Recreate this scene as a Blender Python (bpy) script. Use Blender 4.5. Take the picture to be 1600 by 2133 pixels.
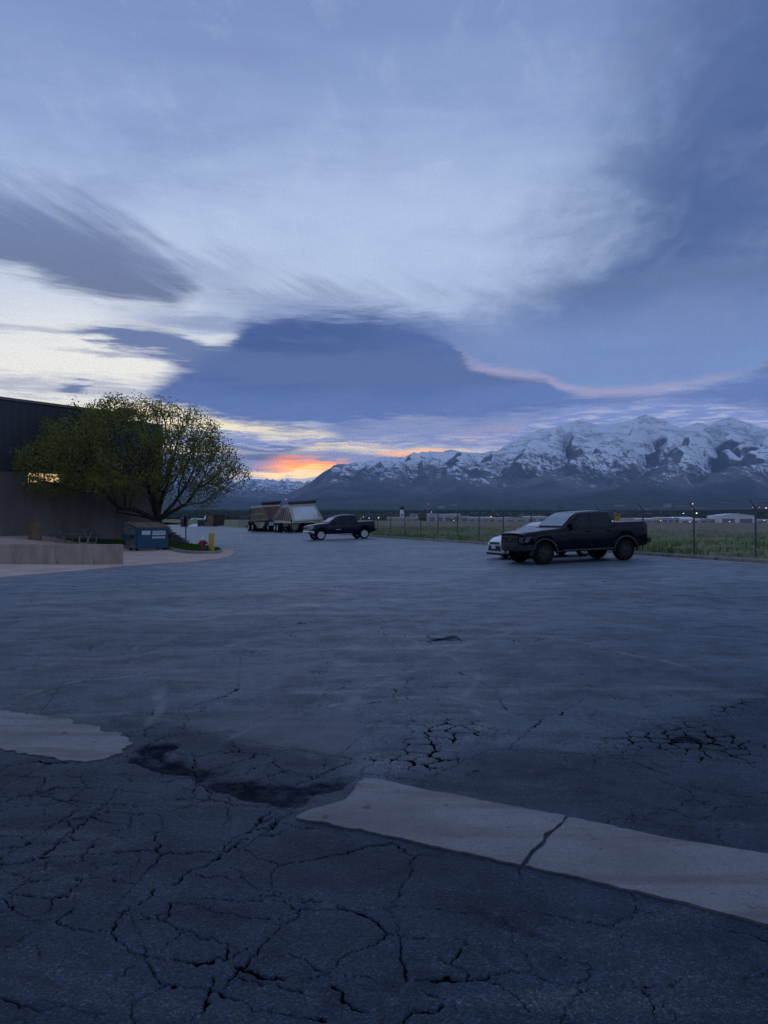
import bpy, bmesh, math, random
import numpy as np
from mathutils import Vector, Matrix
random.seed(7); rng = np.random.default_rng(7)
R = math.radians
for o in list(bpy.data.objects): bpy.data.objects.remove(o)
SC = bpy.context.scene
COL = SC.collection

# ------------------------------------------------------------------ camera
EYE, FPX, HOR = 1.70, 1600.0, 1079.0          # eye height (m), focal length in photo pixels, horizon row
cam = bpy.data.cameras.new('camera'); cam_o = bpy.data.objects.new('camera', cam); COL.objects.link(cam_o)
cam.sensor_fit = 'HORIZONTAL'; cam.sensor_width = 36.0; cam.lens = 36.0 * FPX / 1600.0
cam.clip_start = 0.05; cam.clip_end = 60000
cam_o.location = (0, 0, EYE)
cam_o.rotation_euler = (R(90) + math.atan((HOR - 1066.5) / FPX), 0, 0)
SC.camera = cam_o
SC.view_settings.view_transform = 'Standard'; SC.view_settings.look = 'None'
SC.view_settings.exposure = 0.0; SC.view_settings.gamma = 1.0
SC.cycles.max_bounces = 5; SC.cycles.diffuse_bounces = 2; SC.cycles.glossy_bounces = 3
SC.cycles.volume_bounces = 0; SC.cycles.transparent_max_bounces = 8
SC.cycles.sample_clamp_indirect = 4.0; SC.cycles.use_adaptive_sampling = True; SC.cycles.use_denoising = True; SC.cycles.denoiser = 'OPENIMAGEDENOISE'; SC.cycles.denoising_input_passes = 'RGB_ALBEDO_NORMAL'; SC.cycles.denoising_prefilter = 'NONE'; SC.cycles.adaptive_threshold = 0.012; SC.cycles.adaptive_min_samples = 16

def lin(h):
    h = h.lstrip('#'); c = [int(h[i:i+2], 16) / 255 for i in (0, 2, 4)]
    return tuple(((x / 12.92) if x <= 0.04045 else ((x + 0.055) / 1.055) ** 2.4) for x in c) + (1.0,)

# ------------------------------------------------------------------ node helper
class NT:
    def __init__(s, tree): s.t = tree; s.n = tree.nodes; s.l = tree.links
    def new(s, kind, **kw):
        n = s.n.new('ShaderNode' + kind)
        for k, v in kw.items(): setattr(n, k, v)
        return n
    def put(s, sock, v):
        if isinstance(v, bpy.types.NodeSocket): s.l.new(v, sock)
        elif v is not None: sock.default_value = v
    def math(s, op, a, b=None, c=None, clamp=False):
        n = s.new('Math', operation=op, use_clamp=clamp)
        s.put(n.inputs[0], a); s.put(n.inputs[1], b); s.put(n.inputs[2], c)
        return n.outputs[0]
    def vmath(s, op, a, b=None, scale=None):
        n = s.new('VectorMath', operation=op); s.put(n.inputs[0], a); s.put(n.inputs[1], b)
        if scale is not None: s.put(n.inputs['Scale'], scale)
        return n.outputs['Value'] if op in ('LENGTH', 'DOT_PRODUCT', 'DISTANCE') else n.outputs[0]
    def smooth(s, v, a, b, lo=0.0, hi=1.0):
        n = s.new('MapRange', interpolation_type='SMOOTHSTEP')
        s.put(n.inputs[0], v); s.put(n.inputs[1], a); s.put(n.inputs[2], b); s.put(n.inputs[3], lo); s.put(n.inputs[4], hi)
        return n.outputs[0]
    def lerp(s, v, a, b, lo, hi):
        n = s.new('MapRange'); s.put(n.inputs[0], v); s.put(n.inputs[1], a); s.put(n.inputs[2], b); s.put(n.inputs[3], lo); s.put(n.inputs[4], hi)
        return n.outputs[0]
    def mix(s, f, a, b, blend='MIX'):
        n = s.new('Mix', data_type='RGBA', blend_type=blend); s.put(n.inputs[0], f); s.put(n.inputs[6], a); s.put(n.inputs[7], b)
        return n.outputs[2]
    def noise(s, vec, scale, detail=4.0, rough=0.55, dist=0.0, color=False):
        n = s.new('TexNoise'); s.put(n.inputs['Vector'], vec); n.inputs['Scale'].default_value = scale
        n.inputs['Detail'].default_value = detail; n.inputs['Roughness'].default_value = rough; n.inputs['Distortion'].default_value = dist
        return n.outputs['Color'] if color else n.outputs['Fac']
    def xyz(s, x, y, z=0.0):
        n = s.new('CombineXYZ'); s.put(n.inputs[0], x); s.put(n.inputs[1], y); s.put(n.inputs[2], z); return n.outputs[0]
    def sep(s, v):
        n = s.new('SeparateXYZ'); s.put(n.inputs[0], v); return n.outputs
    def ramp(s, v, pts, interp='LINEAR'):
        n = s.new('ValToRGB'); s.put(n.inputs[0], v); cr = n.color_ramp; cr.interpolation = interp
        while len(cr.elements) < len(pts): cr.elements.new(0.5)
        for e, (p, c) in zip(cr.elements, pts): e.position = p; e.color = c
        return n.outputs[0]

# ------------------------------------------------------------------ sky (world), in azimuth / elevation degrees
def ae(px, py):
    u, v = (px - 800) / FPX, (HOR - py) / FPX
    a = math.atan(u); return math.degrees(a), math.degrees(math.atan(v * math.cos(a)))

W = bpy.data.worlds.new('World'); SC.world = W; W.use_nodes = True
W.cycles.sampling_method = 'NONE'
n = NT(W.node_tree); n.n.clear()
d3 = n.new('TexCoord').outputs['Generated']
sx, sy, sz = n.sep(d3)[:3]
A0 = n.math('MULTIPLY', n.math('ARCTAN2', sx, sy), 57.29578)
E0 = n.math('MULTIPLY', n.math('ARCSINE', sz), 57.29578)
flat = n.vmath('MULTIPLY', d3, (1.0, 1.0, 4.5))
streak = n.vmath('MULTIPLY', d3, (1.0, 1.0, 9.0))
nA = n.noise(flat, 5.0, 4.0, 0.55); nB = n.noise(streak, 9.0, 4.0, 0.6, 0.4); nC = n.noise(streak, 28.0, 3.0, 0.6)
nD = n.noise(flat, 2.2, 3.0, 0.6)
cpl = n.vmath('DIVIDE', n.xyz(sx, sy, 0.0), n.xyz(n.math('ADD', n.math('ABSOLUTE', sz), 0.16), n.math('ADD', n.math('ABSOLUTE', sz), 0.16), 1.0))   # on the level cloud deck
nP = n.noise(cpl, 1.5, 6.0, 0.62, 0.5); nW = n.noise(n.vmath('MULTIPLY', cpl, (2.2, 1.0, 1.0)), 3.6, 6.0, 0.62, 0.35)
Em = n.math('MULTIPLY_ADD', n.math('SUBTRACT', nA, 0.5), 3.0, n.math('MULTIPLY_ADD', n.math('SUBTRACT', nC, 0.5), 0.9, E0))
Es = n.math('MULTIPLY_ADD', n.math('SUBTRACT', nB, 0.5), 1.7, n.math('MULTIPLY_ADD', n.math('SUBTRACT', nC, 0.5), 0.9, E0))
El = n.math('MULTIPLY_ADD', n.math('SUBTRACT', nA, 0.5), 1.0, n.math('MULTIPLY_ADD', n.math('SUBTRACT', nC, 0.5), 0.35, E0))
Eb = n.math('MULTIPLY_ADD', n.math('SUBTRACT', nA, 0.5), 7.0, n.math('MULTIPLY_ADD', n.math('SUBTRACT', nD, 0.5), 6.0, Es))
Ex = n.math('MULTIPLY_ADD', n.math('SUBTRACT', nB, 0.5), 2.2, n.math('MULTIPLY_ADD', n.math('SUBTRACT', nC, 0.5), 1.7, E0))
Am = n.math('MULTIPLY_ADD', n.math('SUBTRACT', nD, 0.5), 3.0, n.math('MULTIPLY_ADD', n.math('SUBTRACT', nB, 0.5), 3.5, A0))

_cx = {}
def curve(pts, A=None, over_e=False):
    """elevation (deg) as a smooth function of azimuth through photo points, or azimuth as a function of elevation"""
    key = 'E' if over_e else 'A'
    if key not in _cx: _cx[key] = n.math('MULTIPLY_ADD', (Em if over_e else Am), 1 / 90, 0.5)
    n_ = n.new('FloatCurve'); m = n_.mapping; m.use_clip = False; m.extend = 'EXTRAPOLATED' if over_e else 'HORIZONTAL'; c = m.curves[0]
    q = [ae(*p) for p in pts]; q = sorted((e, a) for a, e in q) if over_e else sorted(q)
    while len(c.points) < len(q): c.points.new(0.5, 0.5)
    for p, (a, e) in zip(c.points, q): p.location = ((a + 45) / 90, e); p.handle_type = 'AUTO_CLAMPED'
    m.update(); n.put(n_.inputs['Value'], _cx[key])
    return n_.outputs[0]
def band(top, bot, st, sb, E=None, k=1.0):
    E = Es if E is None else E
    t = n.smooth(n.math('SUBTRACT', curve(top), E), -st * 0.5, st * 0.5, 0.0, k)
    b = n.smooth(n.math('SUBTRACT', E, curve(bot)), -sb * 0.5, sb * 0.5)
    return n.math('MULTIPLY', t, b)
_ve = {}
def ell(px, py, rx, ry, soft, rot=0.0, E=None, k=1.0):
    a, e = ae(px, py); q = 57.3 / FPX; kx = q * math.cos(R(a)) ** 2; E = Es if E is None else E
    key = id(E)
    if key not in _ve: _ve[key] = n.xyz(Am, E)
    v = n.new('VectorMath', operation='MULTIPLY_ADD'); n.put(v.inputs[0], _ve[key]); sx_, sy_ = 1 / (rx * kx), 1 / (ry * q)
    v.inputs[1].default_value = (sx_, sy_, 0); v.inputs[2].default_value = (-a * sx_, -e * sy_, 0)
    return n.smooth(n.vmath('LENGTH', v.outputs[0]), 1 + soft, max(0.0, 1 - soft), 0.0, k)
def lay(col, mask, c): return n.mix(mask, col, lin(c) if isinstance(c, str) else c)

nish = n.new('TexSky', sky_type='NISHITA'); nish.sun_disc = False
nish.sun_elevation = R(1.0); nish.sun_rotation = R(-9.0)
clear = n.mix(1.0, nish.outputs[0], (0.05, 0.05, 0.05, 1), 'MULTIPLY')
tE = n.math('DIVIDE', n.math('MULTIPLY_ADD', n.math('SUBTRACT', nD, 0.5), 9.0, Es), 90.0, clamp=True)
deck = n.ramp(tE, [(0.0, lin('#a0b2da')), (0.10, lin('#b6c8e8')), (0.19, lin('#b8cbec')), (0.25, lin('#abc0e7')),
                   (0.31, lin('#99afdd')), (0.37, lin('#879ed0')), (0.50, lin('#849cd0')), (1.0, lin('#8098ce'))])
col = n.mix(0.90, clear, deck)
front = n.smooth(n.math('ABSOLUTE', A0), 75.0, 45.0)          # the traced clouds lie ahead; the even deck goes on all round
# soft mottling of the high deck
col = n.mix(n.math('MULTIPLY', n.smooth(nA, 0.40, 0.75), 0.38), col, lin('#7488ba'))
col = n.mix(n.smooth(nP, 0.50, 0.72, 0.0, 0.42), col, lin('#7d91c0'))
col = n.mix(n.smooth(nW, 0.50, 0.78, 0.0, 0.34), col, lin('#ccd8ee'))
col = n.mix(n.smooth(nW, 0.48, 0.28, 0.0, 0.22), col, lin('#8494bd'))
base = col
# pale opening at the left, yellow low down
col = lay(col, ell(150, 790, 580, 210, 0.80, k=0.8), '#e2e8ee')
col = lay(col, ell(170, 800, 350, 105, 0.7, k=0.95), '#f4f2ea')
col = lay(col, ell(830, 540, 400, 150, 0.95, E=Eb, k=0.6), '#b6c8e8')
# band of pink-violet cloud low in the middle and right
col = lay(col, band([(560, 925), (700, 885), (800, 862), (1000, 850), (1300, 840), (1600, 850)], [(560, 985), (700, 985), (1600, 985)], 0.8, 0.6, k=0.95), '#8d99c4')
col = lay(col, ell(800, 866, 130, 10, 0.7, k=0.75), '#c6cad8')
col = lay(col, ell(1130, 905, 160, 14, 0.8, k=0.75), '#b9a9c4')
col = lay(col, ell(1000, 928, 170, 10, 0.7, k=0.8), '#d2a9b0')
col = lay(col, band([(200, 850), (340, 842), (420, 850), (520, 872), (640, 892), (720, 915), (800, 935)], [(200, 960), (420, 945), (640, 940), (720, 938), (800, 942)], 0.7, 0.7, E=El), (1.10, 0.97, 0.68, 1))
col = lay(col, ell(760, 925, 260, 12, 0.7, k=0.9), '#f6e0c2')
col = lay(col, ell(560, 962, 190, 22, 0.6, k=0.8), '#8f9abf')
col = lay(col, ell(548, 931, 74, 11, 0.35, E=El, k=0.95), '#56668f')
col = lay(col, ell(560, 952, 66, 6, 0.4, E=El, k=0.9), '#65739b')
col = lay(col, ell(642, 968, 74, 14, 0.7, k=0.95), (1.75, 0.50, 0.06, 1))
col = lay(col, ell(645, 973, 54, 6, 0.7, k=0.85), (1.8, 0.90, 0.25, 1))
col = lay(col, ell(600, 988, 85, 8, 0.6, k=0.95), (1.5, 1.05, 0.48, 1))
col = lay(col, ell(855, 945, 60, 7, 0.8, k=0.8), (1.5, 0.66, 0.24, 1))
# great dark lens in the middle, running out under the pink edge to the right
lens = band([(300, 812), (335, 790), (375, 764), (420, 745), (470, 722), (500, 684), (540, 660), (640, 652), (760, 650), (860, 655), (940, 668), (1010, 690), (1080, 730), (1150, 770), (1330, 806), (1480, 788), (1600, 750)],
            [(300, 822), (335, 834), (400, 856), (470, 868), (560, 884), (650, 890), (760, 880), (850, 876), (1000, 872), (1150, 862), (1300, 850), (1450, 845), (1600, 855)], 2.2, 1.3, E=Ex)
lensc = n.mix(n.smooth(A0, -2.0, 17.0), lin('#445b8e'), lin('#647dba'))
lensc = n.mix(n.smooth(Es, 11.5, 7.0), lensc, lin('#5f77b0'))
lensc = n.mix(n.smooth(nA, 0.40, 0.72, 0.0, 0.30), lensc, lin('#6f84b8'))
lensc = n.mix(n.smooth(nB, 0.48, 0.74, 0.0, 0.30), lensc, lin('#7385b2'))
col = lay(col, ell(620, 640, 170, 22, 0.8, k=0.7), '#8698c0')
col = lay(col, ell(440, 672, 150, 18, 0.8, k=0.75), '#7c8db4')
col = n.mix(lens, col, lensc)
col = lay(col, band([(110, 690), (180, 682), (250, 680), (330, 690), (400, 710), (470, 726), (540, 735)], [(110, 694), (180, 704), (250, 722), (330, 742), (380, 758), (470, 785), (540, 800)], 0.9, 0.7, E=Es, k=0.93), '#596d9c')
# heavy mass in the upper right
edge = curve([(860, 722), (890, 695), (965, 655), (1080, 612), (1175, 562), (1228, 490), (1250, 400), (1290, 300), (1325, 200), (1345, 100), (1365, 0)], over_e=True)
Aw = n.math('MULTIPLY_ADD', n.math('SUBTRACT', nP, 0.5), 17.0, n.math('MULTIPLY_ADD', n.math('SUBTRACT', nW, 0.5), 13.0, A0))
pinkc = curve([(860, 690), (915, 704), (945, 716), (975, 745), (1020, 767), (1150, 785), (1330, 814), (1480, 794), (1600, 754)])
pd = n.math('SUBTRACT', El, pinkc)
mass = n.math('MULTIPLY', n.smooth(n.math('SUBTRACT', Aw, edge), -7.5, 6.5, 0.0, 0.95), n.smooth(pd, -0.35, 0.35))
massc = n.mix(n.smooth(Em, 10.0, 18.5), lin('#7690c4'), lin('#465f90'))
massc = n.mix(n.smooth(E0, 22.0, 36.0), massc, lin('#566e9f'))
massc = n.mix(n.smooth(nP, 0.44, 0.70, 0.0, 0.45), massc, lin('#7488b4'))
massc = n.mix(n.smooth(nW, 0.50, 0.80, 0.0, 0.28), massc, lin('#8495bc'))
massc = n.mix(n.smooth(A0, 16.0, 5.0, 0.0, 0.55), massc, lin('#8494bf'))
col = n.mix(mass, col, massc)
# its pink-lit lower edge
pk = n.math('MULTIPLY', n.smooth(n.math('ABSOLUTE', pd), 0.55, 0.0), n.math('MULTIPLY', n.smooth(A0, 4.6, 8.0, 0.0, 0.62), n.smooth(A0, 27.0, 17.0, 0.15, 1.0)))
col = lay(col, pk, '#b2a9c6')
# upper-left torn cloud
Eu = n.math('MULTIPLY_ADD', n.math('SUBTRACT', n.noise(n.vmath('MULTIPLY', n.vmath('ADD', d3, n.vmath('MULTIPLY', n.xyz(sz, 0.0, 0.0), (1.9, 0, 0))), (16.0, 3.0, 7.0)), 1.5, 4.0, 0.62), 0.5), 5.0, El)
ul = n.math('MULTIPLY', n.smooth(n.math('SUBTRACT', curve([(-300, 330), (0, 392), (100, 412), (200, 446), (280, 492), (340, 532), (385, 580), (420, 612)]), Eu), -2.0, 2.0, 0.0, 0.92),
            n.smooth(n.math('SUBTRACT', Es, curve([(-300, 500), (0, 556), (100, 592), (200, 618), (280, 632), (340, 636), (385, 626), (420, 612)])), -0.7, 0.9))
col = lay(col, ul, n.mix(n.smooth(E0, 15.0, 22.0), lin('#616e90'), lin('#6c7eaa')))
col = lay(col, ell(420, 560, 110, 26, 0.9, E=Eu, k=0.5), '#8596bd')
col = lay(col, ell(240, 737, 100, 7, 0.8, k=0.7), '#8c98b4')
col = lay(col, ell(152, 806, 30, 9, 0.6, k=0.95), '#6d7c9f')
# cloud lying on the high peaks
cap = band([(1080, 905), (1140, 868), (1220, 848), (1330, 838), (1450, 832), (1530, 850), (1600, 862)], [(1080, 930), (1600, 930)], 0.9, 0.5, E=Ex, k=0.9)
col = lay(col, cap, n.mix(n.smooth(nC, 0.42, 0.66), lin('#7b91ca'), lin('#b9bfe0')))
col = n.mix(front, base, col)
# air near the horizon lies in the haze box, ground side of the dome is plain
col = n.mix(n.smooth(E0, -0.5, -6.0), col, lin('#3a4560'))
col = n.mix(1.0, col, n.mix(n.lerp(E0, 34.0, 0.0, 0.0, 1.0), (1, 1, 1, 1), (1.30, 1.28, 1.24, 1)), 'MULTIPLY')   # the haze box takes some of this away again
bg = n.new('Background'); n.put(bg.inputs[0], col); bg.inputs[1].default_value = 1.0
out = n.new('OutputWorld'); n.l.new(bg.outputs[0], out.inputs[0])

# the sun is still behind the range: the cloud deck as a whole is the lamp, so this one is very wide, blue and high
sun = bpy.data.lights.new('sun', 'SUN'); sun.energy = 0.20; sun.angle = R(75); sun.color = (0.60, 0.76, 1.0)
sun_o = bpy.data.objects.new('sun', sun); COL.objects.link(sun_o)
sa, se = R(-16.0), R(68.0)
sdir = Vector((math.sin(sa) * math.cos(se), math.cos(sa) * math.cos(se), math.sin(se)))
sun_o.rotation_euler = (-sdir).to_track_quat('-Z', 'Y').to_euler()

# ================================================================== general helpers
def G(px, py, z=0.0):
    """point of a level surface at height z that the photograph shows at pixel (px, py)"""
    Y = (EYE - z) * FPX / (py - HOR); return ((px - 800) / FPX * Y, Y, z)
def P3(px, py, Y): return Vector(((px - 800) / FPX * Y, Y, EYE - (py - HOR) / FPX * Y))

def _hash(ix, iy, s):
    h = (ix.astype(np.int64) * 374761393 + iy.astype(np.int64) * 668265263 + s * 982451653) & 0x7fffffff
    h = ((h ^ (h >> 13)) * 1274126177) & 0x7fffffff
    return ((h ^ (h >> 16)) & 0xffff) / 65535.0
def vnoise(x, y, s=0):
    ix, iy = np.floor(x), np.floor(y); fx, fy = x - ix, y - iy
    fx = fx * fx * fx * (fx * (fx * 6 - 15) + 10); fy = fy * fy * fy * (fy * (fy * 6 - 15) + 10)
    a, b, c, d = _hash(ix, iy, s), _hash(ix + 1, iy, s), _hash(ix, iy + 1, s), _hash(ix + 1, iy + 1, s)
    return a + (b - a) * fx + (c - a) * fy + (a - b - c + d) * fx * fy
def fbm(x, y, o=4, s=0, g=0.5):
    t = np.zeros_like(x, dtype=float); a = 1.0; m = 0
    for k in range(o): t += a * vnoise(x * 2 ** k + 17.3 * k, y * 2 ** k - 9.1 * k, s + k); m += a; a *= g
    return t / m
def ridged(x, y, o=5, s=0):
    t = np.zeros_like(x, dtype=float); a = 1.0; m = 0; w = 1.0
    for k in range(o):
        r = (1 - np.abs(2 * vnoise(x * 2 ** k + 31.7 * k, y * 2 ** k + 11.9 * k, s + k) - 1)) ** 2 * w
        t += a * r; m += a; a *= 0.5; w = np.clip(r * 1.6, 0, 1)
    return t / m
def sstep(a, b, x): t = np.clip((x - a) / (b - a), 0, 1); return t * t * (3 - 2 * t)

def mesh_np(name, V, F, mat, parent=None, smooth=False, attrs=None):
    """one mesh object from arrays; F is (n,3) or (n,4)"""
    me = bpy.data.meshes.new(name); V = np.asarray(V, dtype=np.float32); F = np.asarray(F, dtype=np.int32); k = F.shape[1]
    me.vertices.add(len(V)); me.vertices.foreach_set('co', V.ravel())
    me.loops.add(F.size); me.loops.foreach_set('vertex_index', F.ravel())
    me.polygons.add(len(F)); me.polygons.foreach_set('loop_start', np.arange(0, F.size, k, dtype=np.int32))
    me.polygons.foreach_set('use_smooth', np.full(len(F), smooth))
    for nm, a in (attrs or {}).items():
        at = me.attributes.new(nm, 'FLOAT', 'POINT'); at.data.foreach_set('value', np.asarray(a, dtype=np.float32))
    me.update(calc_edges=True); me.materials.append(mat)
    o = bpy.data.objects.new(name, me); COL.objects.link(o)
    if parent: o.parent = parent
    return o
def grid_faces(nr, nc):
    i = np.arange(nr * nc).reshape(nr, nc)
    return np.stack([i[:-1, :-1], i[:-1, 1:], i[1:, 1:], i[1:, :-1]], -1).reshape(-1, 4)

class MB:
    """collects simple solids; build() links them as ONE mesh object"""
    def __init__(s): s.v = []; s.f = []
    def add(s, vs, fs):
        b = len(s.v); s.v += [tuple(v) for v in vs]; s.f += [tuple(b + i for i in f) for f in fs]; return s
    def box(s, x0, x1, y0, y1, z0, z1):
        return s.add([(x0, y0, z0), (x1, y0, z0), (x1, y1, z0), (x0, y1, z0), (x0, y0, z1), (x1, y0, z1), (x1, y1, z1), (x0, y1, z1)],
                     [(3, 2, 1, 0), (4, 5, 6, 7), (0, 1, 5, 4), (1, 2, 6, 5), (2, 3, 7, 6), (3, 0, 4, 7)])
    def hexa(s, b, t):
        return s.add(list(b) + list(t), [(3, 2, 1, 0), (4, 5, 6, 7), (0, 1, 5, 4), (1, 2, 6, 5), (2, 3, 7, 6), (3, 0, 4, 7)])
    def slab(s, pts, off):
        """closed prism: polygon pts pushed along vector off"""
        k = len(pts); pts = [Vector(p) for p in pts]; off = Vector(off)
        return s.add(pts + [p + off for p in pts], [tuple(range(k - 1, -1, -1)), tuple(range(k, 2 * k))] + [(i, (i + 1) % k, k + (i + 1) % k, k + i) for i in range(k)])
    def bar(s, p, q, r, sides=6, r2=None):
        p, q = Vector(p), Vector(q); d = (q - p).normalized(); u = d.orthogonal().normalized(); w = d.cross(u); r2 = r if r2 is None else r2
        vs = [p + (u * math.cos(a) + w * math.sin(a)) * r for a in [2 * math.pi * i / sides for i in range(sides)]] + \
             [q + (u * math.cos(a) + w * math.sin(a)) * r2 for a in [2 * math.pi * i / sides for i in range(sides)]]
        return s.add(vs, [tuple(range(sides - 1, -1, -1)), tuple(range(sides, 2 * sides))] + [(i, (i + 1) % sides, sides + (i + 1) % sides, sides + i) for i in range(sides)])
    def path(s, pts, r, sides=6):
        for a, b in zip(pts[:-1], pts[1:]): s.bar(a, b, r, sides)
        return s
    def lathe(s, prof, axis='z', c=(0, 0, 0), k=20):
        vs = []; fs = []
        for (r, h) in prof:
            for i in range(k):
                a = 2 * math.pi * i / k; x, y = r * math.cos(a), r * math.sin(a)
                p = (x, y, h) if axis == 'z' else ((x, h, y) if axis == 'y' else (h, x, y))
                vs.append((p[0] + c[0], p[1] + c[1], p[2] + c[2]))
        for j in range(len(prof) - 1):
            for i in range(k):
                a, b = j * k + i, j * k + (i + 1) % k
                fs.append((a, b, b + k, a + k))
        if prof[0] != prof[-1]: fs.append(tuple(range(k - 1, -1, -1))); fs.append(tuple(range((len(prof) - 1) * k, len(prof) * k)))
        return s.add(vs, fs)
    def loft(s, secs):
        k = len(secs[0]); vs = [p for q in secs for p in q]; fs = []
        for j in range(len(secs) - 1):
            for i in range(k - 1): a = j * k + i; fs.append((a, a + 1, a + k + 1, a + k))
            a = j * k; fs.append((a + k - 1, a, a + k, a + 2 * k - 1))
        fs.append(tuple(range(k - 1, -1, -1))); fs.append(tuple(range((len(secs) - 1) * k, len(secs) * k)))
        return s.add(vs, fs)
    def build(s, name, mat, parent=None, smooth=None, bevel=None):
        me = bpy.data.meshes.new(name); me.from_pydata(s.v, [], s.f); me.update()
        bm = bmesh.new(); bm.from_mesh(me); bmesh.ops.recalc_face_normals(bm, faces=bm.faces)
        if bevel:
            bmesh.ops.bevel(bm, geom=[e for e in bm.edges if len(e.link_faces) == 2 and e.calc_face_angle(0) > 0.5], offset=bevel, segments=2, affect='EDGES', clamp_overlap=True)
        bm.to_mesh(me); bm.free()
        if smooth is not None: me.shade_smooth(); me.set_sharp_from_angle(angle=R(smooth))
        me.materials.append(mat)
        o = bpy.data.objects.new(name, me); COL.objects.link(o)
        if parent: o.parent = parent
        return o
def tag(o, label=None, cat=None, group=None, kind=None):
    for k, v in (('label', label), ('category', cat), ('group', group), ('kind', kind)):
        if v: o[k] = v
    return o
def thing(name, label, cat, loc=(0, 0, 0), rz=0.0, group=None, rot=None):
    o = bpy.data.objects.new(name, None); COL.objects.link(o); o.location = loc; o.rotation_euler = rot or (0, 0, rz); o.empty_display_size = 0.3
    return tag(o, label, cat, group)
def copy_tree(o, parent=None):
    c = o.copy(); COL.objects.link(c); c.parent = parent
    for ch in list(o.children): copy_tree(ch, c)
    return c

# ------------------------------------------------------------------ materials
def mat(name, col, rough=0.6, metal=0.0, var=0.0, vscale=3.0, bump=0.0, bscale=40.0, spec=0.5, emit=None, es=0.0, dirt=None, coat=0.0, stretch=(1, 1, 1)):
    m = bpy.data.materials.new(name); m.use_nodes = True; k = NT(m.node_tree); b = m.node_tree.nodes['Principled BSDF']
    c = (tuple(col) + (1,)) if len(col) == 3 else col
    b.inputs['Roughness'].default_value = rough; b.inputs['Metallic'].default_value = metal; b.inputs['Specular IOR Level'].default_value = spec
    b.inputs['Coat Weight'].default_value = coat; b.inputs['Coat Roughness'].default_value = 0.06
    pos = k.vmath('MULTIPLY', k.new('TexCoord').outputs['Object'], stretch)
    src = c
    if var:
        f = k.noise(pos, vscale, 6, 0.6)
        src = k.mix(k.smooth(f, 0.3, 0.7), tuple(x * (1 - var) for x in c[:3]) + (1,), tuple(min(1, x * (1 + var)) for x in c[:3]) + (1,))
    if dirt:
        f = k.noise(pos, dirt[1], 7, 0.68, 0.4)
        src = k.mix(k.smooth(f, dirt[2], dirt[2] + 0.12), src, dirt[0] + (1,))
    k.put(b.inputs['Base Color'], src)
    if bump:
        bn = k.new('Bump'); bn.inputs['Strength'].default_value = bump; bn.inputs['Distance'].default_value = 0.02
        k.put(bn.inputs['Height'], k.noise(pos, bscale, 6, 0.65)); k.l.new(bn.outputs[0], b.inputs['Normal'])
    if emit: b.inputs['Emission Color'].default_value = tuple(emit) + (1,); b.inputs['Emission Strength'].default_value = es
    return m
M = {}
M['concrete'] = mat('concrete', (0.27, 0.25, 0.235), 0.9, var=0.25, vscale=1.2, bump=0.35, bscale=30, dirt=((0.09, 0.085, 0.08), 2.2, 0.60))
M['conc_wall'] = mat('cast concrete', (0.34, 0.275, 0.225), 0.9, var=0.22, vscale=1.5, bump=0.3, bscale=18, dirt=((0.15, 0.125, 0.105), 1.6, 0.57), stretch=(1.6, 1.6, 0.45))
M['kerb'] = mat('kerb concrete', (0.23, 0.22, 0.21), 0.9, var=0.25, vscale=2.0, bump=0.3, bscale=25, dirt=((0.11, 0.105, 0.10), 1.2, 0.56))
M['apron'] = mat('pinkish concrete', (0.46, 0.335, 0.265), 0.92, var=0.15, vscale=0.7, bump=0.2, bscale=20, dirt=((0.25, 0.19, 0.16), 0.9, 0.57))
M['rubber'] = mat('rubber', (0.010, 0.010, 0.011), 0.85, var=0.3, vscale=9, spec=0.15)
M['black'] = mat('black plastic', (0.012, 0.012, 0.014), 0.55)
M['under'] = mat('dark underside', (0.012, 0.012, 0.013), 0.9)
M['steel'] = mat('galvanised steel', (0.085, 0.095, 0.11), 0.6, 0.2, var=0.2)
M['glass'] = mat('dark glass', (0.006, 0.009, 0.014), 0.06, spec=0.3)
M['screen'] = mat('windscreen glass', (0.17, 0.21, 0.26), 0.07, 0.5)
M['chrome'] = mat('chrome', (0.62, 0.63, 0.65), 0.22, 1.0, var=0.1, vscale=12)
M['white_paint'] = mat('white paint', (0.62, 0.63, 0.66), 0.4, var=0.1)

# ================================================================== layout of the lot
KA, KS = 22.27, 0.375                                # kerb line X = KA - KS * Y
KN = math.hypot(1, KS)
NV = Vector((1 / KN, KS / KN, 0)); TV = Vector((-KS / KN, 1 / KN, 0))   # across towards the fence / along the fence
KR = math.degrees(math.atan2(KS, 1))
def uof(X, Y): return (KA - X - KS * Y) / KN         # metres from kerb face into the lot
def tof(X, Y): return X * TV.x + Y * TV.y
def UT(u, t, z=0.0):
    p = NV * (KA / KN - u) + TV * t; return Vector((p.x, p.y, z))
def lotz(X, Y):
    """the paving climbs gently to the kerb; shallow waves elsewhere"""
    u = uof(X, Y); return 0.17 * sstep(9.5, 0.0, u)
def lz(X, Y): return float(lotz(np.array([float(X)]), np.array([float(Y)]))[0])

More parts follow.
